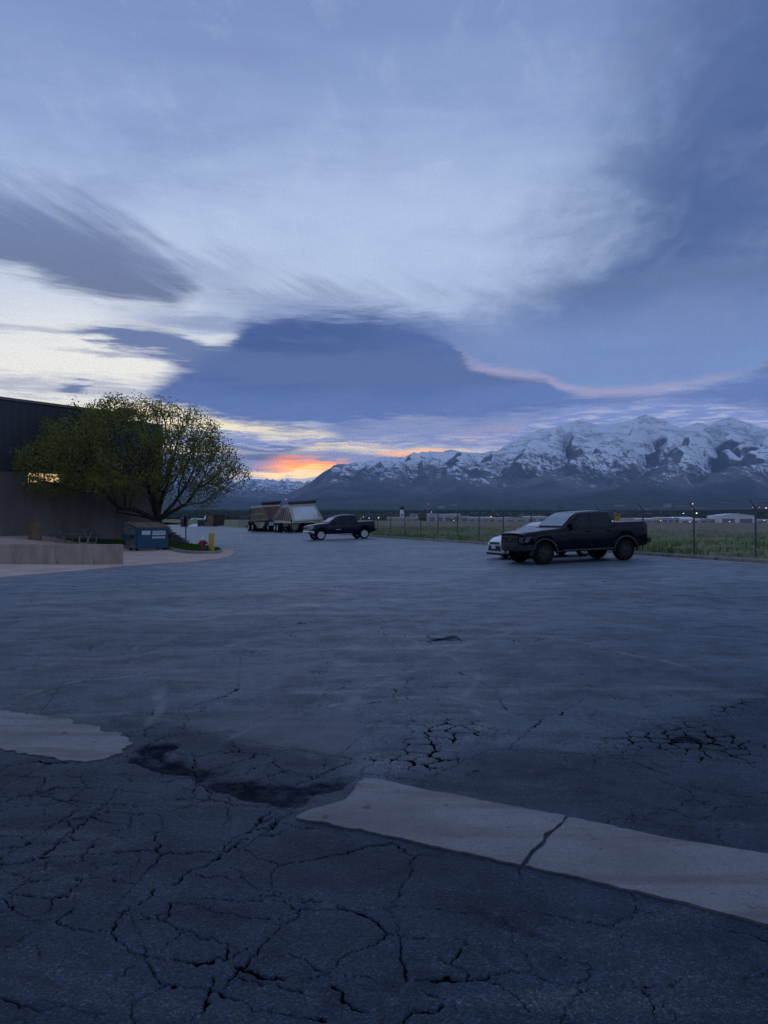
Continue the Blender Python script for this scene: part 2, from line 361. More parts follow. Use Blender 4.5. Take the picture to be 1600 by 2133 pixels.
# ------------------------------------------------------------------ traced cracks (photo pixels on the level paving, width in metres)
CR = [
 ([(470,1780),(440,1797),(400,1815),(362,1840)], .045), ([(520,1745),(500,1752),(475,1776)], .02), ([(500,1735),(480,1750),(465,1775)], .012),
 ([(322,1853),(312,1870),(290,1882),(262,1893)], .035), ([(240,1925),(232,1942),(240,1957)], .022), ([(262,1893),(245,1915),(240,1925)], .012),
 ([(295,1897),(350,1915),(400,1936),(445,1955),(472,1967),(470,2002)], .017), ([(350,1915),(357,1897),(362,1882)], .016),
 ([(390,1935),(362,1952),(340,1978)], .006), ([(240,1957),(290,1980),(350,1998),(400,2003),(470,2000),(515,1975)], .012), ([(368,1995),(400,2003),(440,2002)], .03),
 ([(495,2015),(540,2028),(600,2036)], .04), ([(505,2037),(550,2045),(600,2056),(632,2066)], .02), ([(685,2058),(720,2080),(770,2100)], .03),
 ([(607,1985),(645,2005),(675,2022),(694,2022)], .012), ([(647,2040),(694,2022),(716,1993),(750,1973),(787,1962),(803,1944),(795,1925),(781,1912),(753,1897),(694,1880)], .018),
 ([(695,1884),(725,1893)], .035), ([(738,1894),(766,1904)], .035), ([(803,1944),(845,1950),(888,1962)], .012), ([(694,2022),(730,2030),(765,2037)], .012),
 ([(909,1997),(944,2009),(981,2031),(1037,2044),(1075,2069),(1103,2094)], .018), ([(881,2066),(925,2072),(950,2081),(975,2106)], .012), ([(840,2130),(869,2100),(906,2103),(928,2085)], .02),
 ([(940,1955),(975,1967),(962,1983),(948,2010)], .012), ([(1353,2078),(1356,2106),(1369,2131)], .016), ([(1130,1988),(1180,1997),(1225,2007),(1226,2034),(1190,2040)], .007),
 ([(0,1805),(30,1820),(60,1831),(80,1834),(120,1832)], .014), ([(60,1831),(45,1850),(22,1856),(75,1862),(105,1872),(135,1862),(155,1845),(175,1825)], .02), ([(105,1872),(107,1888),(88,1908)], .014),
 ([(135,1862),(150,1872)], .012), ([(65,1915),(120,1915),(165,1935),(225,1940)], .010), ([(100,1916),(125,1914),(137,1898)], .026), ([(0,1868),(12,1883),(35,1882)], .03),
 ([(75,1968),(90,1985)], .01), ([(282,2007),(265,2030),(250,2040)], .013), ([(445,2032),(448,2065),(430,2095),(400,2120)], .014), ([(452,2065),(500,2077),(550,2095),(600,2110),(660,2125)], .016), ([(640,2118),(662,2125)], .035),
 ([(240,1828),(290,1842)], .013), ([(360,1880),(410,1880),(440,1897),(520,1912),(600,1914)], .008), ([(415,1825),(500,1832),(560,1850),(590,1862)], .007), ([(430,1865),(500,1877),(560,1875),(600,1873),(675,1874)], .009), ([(480,1806),(497,1815),(500,1830)], .012),
 ([(0,1765),(30,1765)], .02), ([(330,1735),(350,1722)], .018), ([(105,1655),(160,1642),(215,1628)], .007), ([(600,1672),(640,1660)], .008),
 ([(530,1715),(560,1702),(585,1695)], .03), ([(522,1730),(560,1725),(590,1700)], .03), ([(560,1690),(545,1700),(527,1728)], .02), ([(480,1660),(482,1690),(470,1720)], .008),
 ([(590,1715),(620,1722),(660,1724)], .045), ([(548,1738),(570,1737),(590,1727)], .02),
 ([(0,1475),(100,1490),(180,1497),(265,1504)], .015), ([(85,1585),(100,1588),(135,1590)], .05), ([(272,1528),(300,1520),(345,1505)], .018), ([(300,1520),(300,1535),(355,1532)], .03), ([(240,1592),(275,1570),(330,1540),(365,1530)], .025),
 ([(345,1505),(420,1525),(560,1552),(700,1575),(800,1583)], .014), ([(700,1575),(740,1545),(800,1500),(830,1480)], .012), ([(600,1640),(650,1622),(700,1600),(740,1585)], .012), ([(672,1582),(675,1600)], .01),
 ([(640,1620),(700,1602),(730,1582)], .02),
 ([(265,1400),(210,1412),(140,1428)], .014), ([(265,1400),(258,1388),(275,1370),(300,1352)], .010), ([(265,1400),(340,1405),(430,1415),(465,1430),(497,1436)], .012), ([(497,1436),(470,1450),(440,1460),(398,1472)], .06), ([(360,1485),(400,1472)], .012),
 ([(722,1328),(712,1342),(695,1350),(705,1362),(690,1375),(668,1388),(665,1400),(690,1412),(735,1422)], .022), ([(720,1430),(690,1440),(668,1452)], .035), ([(765,1466),(800,1458)], .05),
 ([(0,1292),(60,1284),(130,1275)], .07), ([(150,1307),(220,1300),(330,1288)], .02), ([(300,1340),(380,1335),(445,1329)], .02), ([(480,1262),(560,1260)], .04), ([(530,1318),(620,1318),(690,1318)], .03), ([(590,1317),(615,1325)], .06),
 ([(600,1302),(640,1300),(625,1295)], .07), ([(680,1300),(740,1306),(800,1315)], .03), ([(1080,1430),(1140,1420),(1200,1412),(1300,1402),(1415,1388)], .014), ([(1415,1388),(1500,1395),(1600,1406)], .014),
 ([(1240,1588),(1310,1606),(1380,1627),(1440,1648)], .012), ([(1320,1475),(1400,1465),(1440,1458),(1530,1446)], .03), ([(1060,1430),(1000,1440),(950,1432)], .008), ([(820,1370),(880,1386),(905,1390)], .012), ([(1140,1380),(1240,1340)], .006),
 ([(0,1335),(250,1322),(520,1312),(900,1303),(1300,1300),(1600,1304)], .022), ([(180,1256),(480,1246),(820,1240),(1240,1252),(1600,1275)], .03), ([(640,1170),(700,1215),(790,1300),(830,1370)], .02), ([(1100,1200),(1190,1260),(1330,1370),(1415,1388)], .018), ([(300,1220),(240,1290),(150,1400),(90,1480)], .02), ([(560,1200),(540,1280),(500,1380),(497,1436)], .016), ([(0,1225),(400,1214),(900,1206),(1500,1216)], .03),
 ([(895,1620),(960,1590),(1010,1567),(1070,1555)], .014), ([(1000,1603),(975,1615)], .02), ([(1170,1238),(1260,1242),(1350,1240)], .03), ([(1380,1250),(1480,1258),(1600,1262)], .025),
]
ALLI = [([(770,1478),(1010,1490),(1075,1530),(1060,1590),(1000,1640),(900,1632),(760,1615),(720,1580)], .10), ([(1180,1545),(1330,1480),(1600,1440),(1600,1600),(1420,1580),(1240,1560)], .09),
        ([(820,1312),(960,1312),(1000,1338),(900,1350),(790,1335)], .2), ([(1060,1322),(1170,1318),(1170,1336),(1080,1338)], .2), ([(1400,2060),(1600,2050),(1600,2133),(1450,2133)], .06), ([(560,1290),(690,1285),(700,1310),(560,1312)], .2)]
PATCH = [([(238,1590),(285,1560),(345,1545),(400,1590),(480,1612),(560,1622),(640,1625),(742,1622),(735,1640),(660,1672),(600,1680),(520,1668),(440,1662),(360,1625),(260,1606)], -0.62),
         ([(1078,1972),(1122,1968),(1118,2008),(1072,2006)], -0.45), ([(345,1508),(560,1470),(745,1480),(745,1560),(690,1578),(560,1552)], 0.6),
         ([(600,1600),(345,1540),(380,1515),(700,1585),(730,1600)], -0.25), ([(600,1215),(900,1212),(1010,1245),(640,1250)], -0.17), ([(80,1300),(420,1290),(480,1330),(120,1345)], -0.16), ([(1120,1225),(1600,1228),(1600,1262),(1230,1258)], -0.17), ([(360,1395),(640,1372),(660,1400),(480,1432)], 0.30), ([(980,1265),(1350,1270),(1420,1300),(1040,1298)], 0.30), ([(1060,1545),(1600,1620),(1600,1790),(1200,1700),(900,1640)], -0.17), ([(860,1370),(1150,1340),(1420,1385),(1060,1432)], -0.15),
         ([(1080,1435),(1415,1392),(1600,1412),(1600,1440),(1300,1480),(1100,1470)], -0.15), ([(700,1760),(1100,1960),(1300,2000),(1180,1960),(760,1790)], -0.34), ([(880,1330),(950,1322),(960,1332),(900,1340)], -0.6), ([(1380,1535),(1440,1528),(1470,1545),(1400,1552)], -0.5)]

def inpoly(X, Y, poly):
    c = np.zeros(X.shape, bool); k = len(poly)
    for i in range(k):
        (x1, y1), (x2, y2) = poly[i], poly[(i + 1) % k]
        c ^= ((y1 > Y) != (y2 > Y)) & (X < (x2 - x1) * (Y - y1) / (y2 - y1 + 1e-12) + x1)
    return c
def pdist(X, Y, poly, closed=True):
    d = np.full(X.shape, 1e9); k = len(poly)
    for i in range(k if closed else k - 1):
        (x1, y1), (x2, y2) = poly[i], poly[(i + 1) % k]
        L = (x2 - x1) ** 2 + (y2 - y1) ** 2 + 1e-12
        t = np.clip(((X - x1) * (x2 - x1) + (Y - y1) * (y2 - y1)) / L, 0, 1)
        d = np.minimum(d, np.hypot(X - x1 - t * (x2 - x1), Y - y1 - t * (y2 - y1)))
    return d

# ------------------------------------------------------------------ asphalt lot: one sheet, fine near the camera
th = np.concatenate([np.linspace(-180, -32, 50)[:-1], np.linspace(-32, 32, 820), np.linspace(32, 180, 50)[1:]]) * math.pi / 180
rr = np.concatenate([[0.05, 0.6, 1.2, 1.7], np.geomspace(2.1, 17, 760), np.geomspace(17.2, 190, 170)])
RR, TH = np.meshgrid(rr, th, indexing='ij'); X = RR * np.sin(TH); Y = RR * np.cos(TH)
wx = X + (fbm(X * 9, Y * 9, 4, 50) - 0.5) * 0.07 + (vnoise(X * 38, Y * 38, 54) - 0.5) * 0.022; wy = Y + (fbm(X * 9, Y * 9, 4, 60) - 0.5) * 0.07 + (vnoise(X * 38, Y * 38, 64) - 0.5) * 0.022
crack = np.full(X.shape, -2.0)
for pts, w in CR:
    P = [G(*p)[:2] for p in pts]; xs = [p[0] for p in P]; ys = [p[1] for p in P]; g = 0.25
    m = (X > min(xs) - g) & (X < max(xs) + g) & (Y > min(ys) - g) & (Y < max(ys) + g)
    if not m.any(): continue
    ww = min(w, .028 if min(ys) < 5 else .08) * (0.10 + 1.0 * fbm(X[m] * 10, Y[m] * 10, 3, 70) ** 1.4) * 0.44
    d = pdist(wx[m], wy[m], P, False)
    crack[m] = np.maximum(crack[m], np.clip(1.25 - d / np.maximum(ww, 0.0026), -2, 1.25))
def voro_edge(x, y, s):
    ix, iy = np.floor(x), np.floor(y); f1 = np.full(x.shape, 9.0); f2 = np.full(x.shape, 9.0)
    for i in (-1, 0, 1):
        for j in (-1, 0, 1):
            cx = ix + i + 0.15 + 0.7 * _hash(ix + i, iy + j, s); cy = iy + j + 0.15 + 0.7 * _hash(ix + i, iy + j, s + 5)
            d = np.hypot(x - cx, y - cy); f2 = np.minimum(f2, np.maximum(d, f1)); f1 = np.minimum(f1, d)
    return f2 - f1
for poly, size in ALLI:
    P = [G(*p)[:2] for p in poly]; xs = [p[0] for p in P]; ys = [p[1] for p in P]
    m = (X > min(xs) - .3) & (X < max(xs) + .3) & (Y > min(ys) - .3) & (Y < max(ys) + .3)
    x, y = X[m], Y[m]
    e = pdist(x, y, P) * np.where(inpoly(x, y, P), 1, -1) + (fbm(x * 1.6, y * 1.6, 3, 80) - 0.5) * 0.9
    ve = voro_edge(wx[m] / (size * 1.75), wy[m] / (size * 1.75), 90)
    wgt = sstep(-0.05, 0.5, e) * (0.62 + 0.95 * fbm(x * 1.8, y * 1.8, 3, 95))
    crack[m] = np.maximum(crack[m], np.clip(1.25 * wgt - ve / 0.10, -2, 1.25))
# finer crazing over the near paving, in broken runs
for sz_, sd_, wd_, lo_ in ((0.55, 120, .019, .46), (0.24, 125, .034, .52), (0.95, 127, .012, .42)):
    ve = voro_edge(wx / sz_, wy / sz_, sd_); wz = sstep(lo_, lo_ + .16, fbm(X * 0.6 + sd_, Y * 0.6, 3, sd_ + 10)) * sstep(34, 10, RR) * (0.45 + 0.9 * vnoise(X * 3, Y * 3, sd_ + 3))
    crack = np.maximum(crack, np.clip(1.0 * wz - ve / wd_, -2, 0.95))
# pale scuffs left by turning wheels
SC_ = [([(308,1505),(318,1470),(335,1440),(352,1415)], .10), ([(255,1400),(268,1375),(300,1345),(360,1325)], .07), ([(945,1540),(972,1505),(990,1480)], .09), ([(985,1445),(1000,1405),(965,1372),(880,1345),(810,1318)], .08), ([(1060,1490),(1010,1462),(930,1440),(820,1432)], .07),
       ([(505,1445),(600,1418),(720,1405),(900,1400)], .12), ([(430,1352),(560,1330),(660,1345),(700,1385)], .12), ([(1420,1386),(1240,1342),(1080,1316),(860,1290)], .10), ([(0,1400),(160,1372),(380,1352),(560,1352)], .16), ([(200,1300),(420,1288),(620,1262),(760,1228)], .22), ([(1600,1330),(1400,1318),(1180,1280),(960,1262),(640,1260)], .18), ([(700,1480),(760,1440),(860,1380),(1000,1330),(1240,1290)], .14), ([(1600,1236),(1300,1226),(1000,1222),(640,1236),(200,1242)], .30), ([(480,1560),(560,1500),(700,1462),(900,1450)], .06), ([(60,1460),(180,1420),(330,1400)], .08)]
scuff = np.zeros(X.shape)
for pts, w in SC_:
    P = [G(*p)[:2] for p in pts]; xs = [p[0] for p in P]; ys = [p[1] for p in P]
    m = (X > min(xs) - .6) & (X < max(xs) + .6) & (Y > min(ys) - .6) & (Y < max(ys) + .6)
    d = pdist(X[m] + (fbm(X[m] * .8, Y[m] * .8, 2, 180) - .5) * .5, Y[m] + (fbm(X[m] * .8, Y[m] * .8, 2, 185) - .5) * .5, P, False)
    scuff[m] = np.maximum(scuff[m], sstep(w * .8, w * .15, d) * np.clip(fbm(X[m] * 4, Y[m] * 4, 5, 190, .65) * 2.6 - .85, 0, 1))
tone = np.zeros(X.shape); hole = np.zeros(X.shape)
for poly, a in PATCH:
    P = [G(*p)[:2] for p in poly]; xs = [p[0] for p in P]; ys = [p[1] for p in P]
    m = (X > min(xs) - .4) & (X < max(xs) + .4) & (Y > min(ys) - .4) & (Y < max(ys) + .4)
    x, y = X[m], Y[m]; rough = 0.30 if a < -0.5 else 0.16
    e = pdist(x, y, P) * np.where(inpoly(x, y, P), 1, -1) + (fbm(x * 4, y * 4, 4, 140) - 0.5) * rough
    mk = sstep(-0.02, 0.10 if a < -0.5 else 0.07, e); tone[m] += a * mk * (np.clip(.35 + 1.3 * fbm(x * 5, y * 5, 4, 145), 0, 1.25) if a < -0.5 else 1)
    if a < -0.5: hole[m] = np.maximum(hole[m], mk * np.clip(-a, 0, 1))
Zg = lotz(X, Y) - 0.013 * np.clip(crack, 0, 1) * (RR < 20) - hole * 0.022 * (0.35 + 1.3 * fbm(X * 14, Y * 14, 3, 150))
Zg += (fbm(X * 0.35, Y * 0.35, 3, 160) - 0.5) * 0.030 * sstep(1, 6, RR) * sstep(60, 20, RR)
# older, bleached paving beyond the joint, its colour also lifted with distance in place of grazing sky sheen; newer dark paving on the near side and in the right-hand strip
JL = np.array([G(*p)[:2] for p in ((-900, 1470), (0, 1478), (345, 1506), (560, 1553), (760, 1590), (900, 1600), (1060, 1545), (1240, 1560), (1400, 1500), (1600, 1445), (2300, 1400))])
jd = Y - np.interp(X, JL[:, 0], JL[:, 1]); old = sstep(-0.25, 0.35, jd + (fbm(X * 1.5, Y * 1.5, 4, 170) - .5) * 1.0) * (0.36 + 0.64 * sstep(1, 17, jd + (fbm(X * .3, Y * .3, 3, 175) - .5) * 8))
keep = uof(X, Y) > -0.12
F = grid_faces(len(rr), len(th)); F = F[keep.ravel()[F].any(axis=1)][:, ::-1]

m = bpy.data.materials.new('weathered asphalt'); m.use_nodes = True; k = NT(m.node_tree); b = m.node_tree.nodes['Principled BSDF']
pos = k.new('TexCoord').outputs['Object']
at = lambda nm: k.new('Attribute', attribute_name=nm).outputs['Fac']
big = k.noise(pos, 0.22, 5, 0.6, 0.6); mid = k.noise(pos, 1.7, 6, 0.68); sml = k.noise(pos, 9.0, 5, 0.7); fine = k.noise(pos, 55.0, 4, 0.75); grit = k.noise(pos, 170.0, 2, 0.6)
lanes = k.noise(k.vmath('MULTIPLY', pos, (0.35, 1.7, 1.0)), 0.9, 6, 0.66, 1.4)
c = k.mix(k.smooth(big, 0.35, 0.65), (0.016, 0.034, 0.058, 1), (0.034, 0.056, 0.085, 1))
c = k.mix(k.smooth(mid, 0.44, 0.64, 0.0, 0.75), c, (0.011, 0.018, 0.029, 1))
c = k.mix(k.smooth(sml, 0.50, 0.70, 0.0, 0.7), c, (0.058, 0.067, 0.082, 1))
c = k.mix(k.smooth(lanes, 0.50, 0.70, 0.0, 0.8), c, (0.075, 0.086, 0.104, 1))
c = k.mix(k.smooth(lanes, 0.47, 0.30, 0.0, 0.55), c, (0.010, 0.017, 0.028, 1))
c = k.mix(k.smooth(fine, 0.48, 0.70, 0.0, 0.62), c, (0.008, 0.011, 0.016, 1))
c = k.mix(k.smooth(grit, 0.62, 0.76, 0.0, 0.6), c, (0.115, 0.122, 0.135, 1))
vo = k.new('TexVoronoi'); k.put(vo.inputs['Vector'], pos); vo.inputs['Scale'].default_value = 125.0        # stones in the mix
c = k.mix(1.0, c, k.ramp(k.sep(vo.outputs['Color'])[0], [(0.0, (.45, .45, .45, 1)), (0.45, (.85, .85, .85, 1)), (0.80, (1.25, 1.25, 1.25, 1)), (0.93, (1.5, 1.5, 1.5, 1)), (1.0, (2.6, 2.6, 2.6, 1))]), 'MULTIPLY')
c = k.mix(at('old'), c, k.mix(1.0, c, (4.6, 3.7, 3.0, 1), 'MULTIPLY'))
c = k.mix(k.math('MULTIPLY', at('scuff'), 0.85), c, (0.175, 0.182, 0.195, 1))
tn = at('tone')
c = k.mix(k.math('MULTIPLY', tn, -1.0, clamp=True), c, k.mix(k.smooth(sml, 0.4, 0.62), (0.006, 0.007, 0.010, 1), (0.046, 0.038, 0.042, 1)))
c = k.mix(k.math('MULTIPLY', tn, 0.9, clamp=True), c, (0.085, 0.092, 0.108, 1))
c = k.mix(k.smooth(at('crack'), 0.12, 0.72), c, (0.003, 0.003, 0.004, 1))
k.put(b.inputs['Base Color'], c); k.put(b.inputs['Roughness'], k.lerp(mid, 0.3, 0.7, 0.42, 0.58)); k.put(b.inputs['Specular IOR Level'], k.math('MULTIPLY', k.math('MULTIPLY', k.smooth(at('crack'), 0.7, 0.1), k.smooth(at('tone'), -0.5, -0.1)), k.lerp(at('old'), 0.0, 1.0, 0.15, 0.42)))
bn = k.new('Bump'); bn.inputs['Strength'].default_value = 0.55; bn.inputs['Distance'].default_value = 0.012
k.put(bn.inputs['Height'], k.math('ADD', fine, k.math('MULTIPLY', grit, 0.5))); k.l.new(bn.outputs[0], b.inputs['Normal'])
M['asphalt'] = m
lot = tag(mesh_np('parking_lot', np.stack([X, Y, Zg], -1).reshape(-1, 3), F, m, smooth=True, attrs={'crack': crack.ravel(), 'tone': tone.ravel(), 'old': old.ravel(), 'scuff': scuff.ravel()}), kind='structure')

# ------------------------------------------------------------------ concrete strip let into the paving (swale pieces)
def jag(pts, step=0.05, amp=0.012, s=0):
    out = []
    for i in range(len(pts)):
        a, b_ = Vector(pts[i]), Vector(pts[(i + 1) % len(pts)]); L = (b_ - a).length; k_ = max(1, int(L / step)); nrm = Vector((-(b_ - a).y, (b_ - a).x)).normalized() if L > 1e-6 else Vector((0, 0))
        for j in range(k_):
            p = a + (b_ - a) * (j / k_); f = float(fbm(np.array([p.x * 9.0]), np.array([p.y * 9.0]), 4, 200 + s)[0]) - 0.5
            out.append(p + nrm * f * 2 * amp if j else p + nrm * f * amp)
    return out
m = bpy.data.materials.new('old slab concrete'); m.use_nodes = True; k = NT(m.node_tree); b = m.node_tree.nodes['Principled BSDF']
pos = k.new('TexCoord').outputs['Object']; n1 = k.noise(pos, 1.3, 6, 0.6); n2 = k.noise(pos, 60.0, 5, 0.7); n3 = k.noise(pos, 16.0, 6, 0.7)
rot = k.new('Mapping'); k.put(rot.inputs['Vector'], pos); rot.inputs['Rotation'].default_value = (0, 0, R(20)); rot.inputs['Scale'].default_value = (0.7, 5.0, 1)
n4 = k.noise(rot.outputs[0], 1.0, 5, 0.6)
c = k.mix(k.smooth(n1, 0.3, 0.7), (0.182, 0.174, 0.172, 1), (0.268, 0.254, 0.248, 1)); c = k.mix(k.math('MULTIPLY', k.smooth(n4, 0.45, 0.66), 0.75), c, (0.155, 0.128, 0.124, 1))
c = k.mix(k.math('MULTIPLY', k.smooth(n3, 0.56, 0.70), 0.6), c, (0.095, 0.085, 0.08, 1)); c = k.mix(k.math('MULTIPLY', k.smooth(n2, 0.46, 0.66), 0.5), c, (0.115, 0.105, 0.10, 1))
c = k.mix(k.math('MULTIPLY', k.smooth(k.noise(pos, 7.0, 3, 0.5), 0.70, 0.74), 0.7), c, (0.06, 0.05, 0.045, 1))
k.put(b.inputs['Base Color'], c); b.inputs['Roughness'].default_value = 0.85
bn = k.new('Bump'); bn.inputs['Strength'].default_value = 0.5; bn.inputs['Distance'].default_value = 0.01; k.put(bn.inputs['Height'], k.math('ADD', n2, k.math('MULTIPLY', n3, 1.5))); k.l.new(bn.outputs[0], b.inputs['Normal'])
M['slab'] = m
strip = tag(bpy.data.objects.new('concrete_strip', None), kind='structure'); COL.objects.link(strip)
def slab(pts, amp, s):
    P = jag([G(*p)[:2] for p in pts], 0.022, amp * 1.5, s); me = MB(); me.slab([(p[0], p[1], -0.05) for p in P], (0, 0, 0.062)); o = me.build('slab', M['slab'], strip, bevel=None); return o
slab([(757,1621),(800,1627),(880,1645),(960,1659),(1060,1680),(1174,1701),(1130,1750),(1082,1803),(940,1772),(800,1742),(680,1715),(617,1704),(650,1688),(716,1668)], .016, 1)
slab([(1182,1703),(1300,1728),(1420,1752),(1600,1781),(1900,1850),(1900,2040),(1740,1965),(1600,1926),(1400,1875),(1250,1840),(1091,1804),(1138,1752)], .012, 2)
slab([(-260,1440),(0,1481),(70,1488),(140,1501),(210,1521),(262,1537),(273,1553),(240,1572),(190,1587),(120,1582),(60,1572),(0,1560),(-300,1520)], .05, 3)

# ================================================================== kerb, airfield, valley, mountains
kerb = MB(); t0, t1 = -34.0, 150.0
prof = [(0.0, -0.06), (0.0, 0.125), (-0.03, 0.145), (-0.16, 0.145), (-0.16, -0.3)]      # kerb: u, height over the paving at the kerb
kerb.loft([[UT(u, t, 0.17 + z) for u, z in prof] for t in np.arange(t0, t1 + 1, 2.0)])
tag(kerb.build('kerb', M['kerb'], smooth=30), kind='structure')
gut = MB(); gut.loft([[UT(u, t, 0.17 + z) for u, z in ((0.0, 0.012), (0.56, 0.004), (0.56, -0.1), (0.0, -0.1))] for t in np.arange(t0, t1 + 1, 2.0)])
tag(gut.build('gutter', M['concrete']), kind='structure')

def fieldz(X, Y):
    d = np.maximum(0, -uof(X, Y) - 0.15); return 0.30 - 3.05 * sstep(5, 620, d) ** 0.8 + (fbm(X * .12, Y * .12, 3, 300) - .5) * 0.22 * sstep(0, 6, d)
dd = np.concatenate([[0, .3], np.geomspace(0.8, 1500, 120)]); tt = np.concatenate([np.linspace(-60, 140, 201), np.geomspace(143, 2200, 70)])
D, T = np.meshgrid(dd, tt, indexing='ij'); o_ = NV * (KA / KN)
X = o_.x + NV.x * (D + .15) + TV.x * T; Y = o_.y + NV.y * (D + .15) + TV.y * T
m = bpy.data.materials.new('field ground'); m.use_nodes = True; k = NT(m.node_tree); b = m.node_tree.nodes['Principled BSDF']
pos = k.new('TexCoord').outputs['Object']; dist = k.new('Attribute', attribute_name='beyond').outputs['Fac']
n1 = k.noise(pos, 0.10, 6, 0.65); n2 = k.noise(pos, 1.6, 5, 0.7)
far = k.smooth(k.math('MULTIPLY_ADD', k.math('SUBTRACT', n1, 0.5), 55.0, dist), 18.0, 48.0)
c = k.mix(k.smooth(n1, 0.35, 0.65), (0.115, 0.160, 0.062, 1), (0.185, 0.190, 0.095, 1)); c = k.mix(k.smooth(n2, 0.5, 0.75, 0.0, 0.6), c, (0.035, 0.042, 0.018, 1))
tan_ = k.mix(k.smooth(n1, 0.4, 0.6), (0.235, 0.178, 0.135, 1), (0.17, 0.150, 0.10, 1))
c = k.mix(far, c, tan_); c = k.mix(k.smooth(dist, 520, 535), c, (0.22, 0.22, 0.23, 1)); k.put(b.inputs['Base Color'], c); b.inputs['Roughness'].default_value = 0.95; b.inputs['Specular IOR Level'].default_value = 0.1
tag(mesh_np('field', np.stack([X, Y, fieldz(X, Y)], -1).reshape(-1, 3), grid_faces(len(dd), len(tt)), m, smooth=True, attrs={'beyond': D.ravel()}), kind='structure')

# rough grass and weeds on the field, thickest by the fence: nobody could count the blades
def leaf_cards(P, H, Wd, lean, seed, per=4):
    r_ = np.random.default_rng(seed); N = len(P); P = np.repeat(P, per, 0); H = np.repeat(H, per) * r_.uniform(.55, 1.15, N * per); Wd = np.repeat(Wd, per)
    a = r_.uniform(0, 2 * np.pi, N * per); dx, dy = np.cos(a), np.sin(a); base = P + np.stack([dx, dy, 0 * a], -1) * (0.04 + .25 * np.repeat(lean, per)[:, None] * r_.uniform(0, 1, (N * per, 1)))
    side = np.stack([-dy, dx, 0 * a], -1) * Wd[:, None] * .5; ln = np.repeat(lean, per) * r_.uniform(.2, 1.2, N * per)
    tip = base + np.stack([dx * ln * H, dy * ln * H, H], -1); mid = base + np.stack([dx * ln * H * .35, dy * ln * H * .35, H * .55], -1)
    V = np.stack([base - side, base + side, mid + side * .8, mid - side * .8, tip], 1).reshape(-1, 3); i = np.arange(N * per) * 5
    return V, np.concatenate([np.stack([i, i + 1, i + 2], -1), np.stack([i, i + 2, i + 3], -1), np.stack([i + 3, i + 2, i + 4], -1)])
def grass_mat(name, a, b_, sc):
    m = mat(name, a, 0.9, spec=0.1); k = NT(m.node_tree); b = m.node_tree.nodes['Principled BSDF']
    pos = k.new('TexCoord').outputs['Object']; k.put(b.inputs['Base Color'], k.mix(k.smooth(k.noise(pos, sc, 5, 0.65), 0.35, 0.65), a + (1,), b_ + (1,))); return m
M['weeds'] = grass_mat('weeds', (0.110, 0.180, 0.055), (0.205, 0.225, 0.10), 0.45); M['turf'] = grass_mat('turf', (0.030, 0.075, 0.012), (0.060, 0.110, 0.022), 1.1)
N = 17000; d_ = rng.uniform(0, 1, N) ** 1.7 * 46 + .12; t_ = rng.uniform(-25, 120, N); u_ = -.15 - d_
X = o_.x - NV.x * u_ + TV.x * t_; Y = o_.y - NV.y * u_ + TV.y * t_
cl = fbm(X * .5, Y * .5, 3, 310); ok = cl > 0.36; X, Y, cl, d_ = X[ok], Y[ok], cl[ok], d_[ok]
V, F = leaf_cards(np.stack([X, Y, fieldz(X, Y) - .02], -1), (0.07 + .42 * np.clip(cl - .44, 0, 1) * 2.0 + .10 * (d_ < 1)) * np.where(d_ > 25, .6, 1), np.full(len(X), .045), np.full(len(X), .5), 5)
tag(mesh_np('field_grass', V, F, M['weeds']), 'rough green grass and weeds behind the chain-link fence', 'grass', kind='stuff')

# ------------------------------------------------------------------ terrain: valley floor rising into the range
SKY1 = [(-400, 930), (0, 930), (150, 925), (300, 935), (380, 948), (430, 972), (480, 1002), (530, 1020), (585, 1034), (600, 1036), (620, 1022), (651, 998), (674, 984), (713, 965), (744, 962), (798, 952), (841, 949), (868, 943), (880, 935), (888, 935.6), (899, 938.7),
        (950, 933.7), (973, 935.6), (1000, 939.5), (1035, 940), (1073, 917), (1119, 893), (1145, 889), (1172, 882), (1200, 871), (1222, 880), (1262, 884), (1300, 876), (1347, 861), (1378, 874), (1420, 880), (1455, 867), (1482, 874), (1516, 862), (1560, 876), (1600, 884), (1700, 870), (1900, 880), (2300, 930)]
SKY2 = [(-400, 1060), (430, 1040), (490, 1005), (529, 994), (547, 992.6), (570, 996), (591, 999.6), (610, 1001), (628, 1007), (650, 1020), (700, 1040), (2300, 1060)]
def prof_v(tbl, u): p = np.array(tbl); return np.interp(u, (p[:, 0] - 800) / FPX, (HOR - p[:, 1]) / FPX)
def valley(r): return -2.75 + 2.75 * sstep(650, 1100, r) + 24 * sstep(900, 3300, r) + 42 * np.clip((r - 2600) / 2600, 0, 1.6) ** 1.7
GF = lambda g: 0.62 * g + 0.38 * g ** 1.8
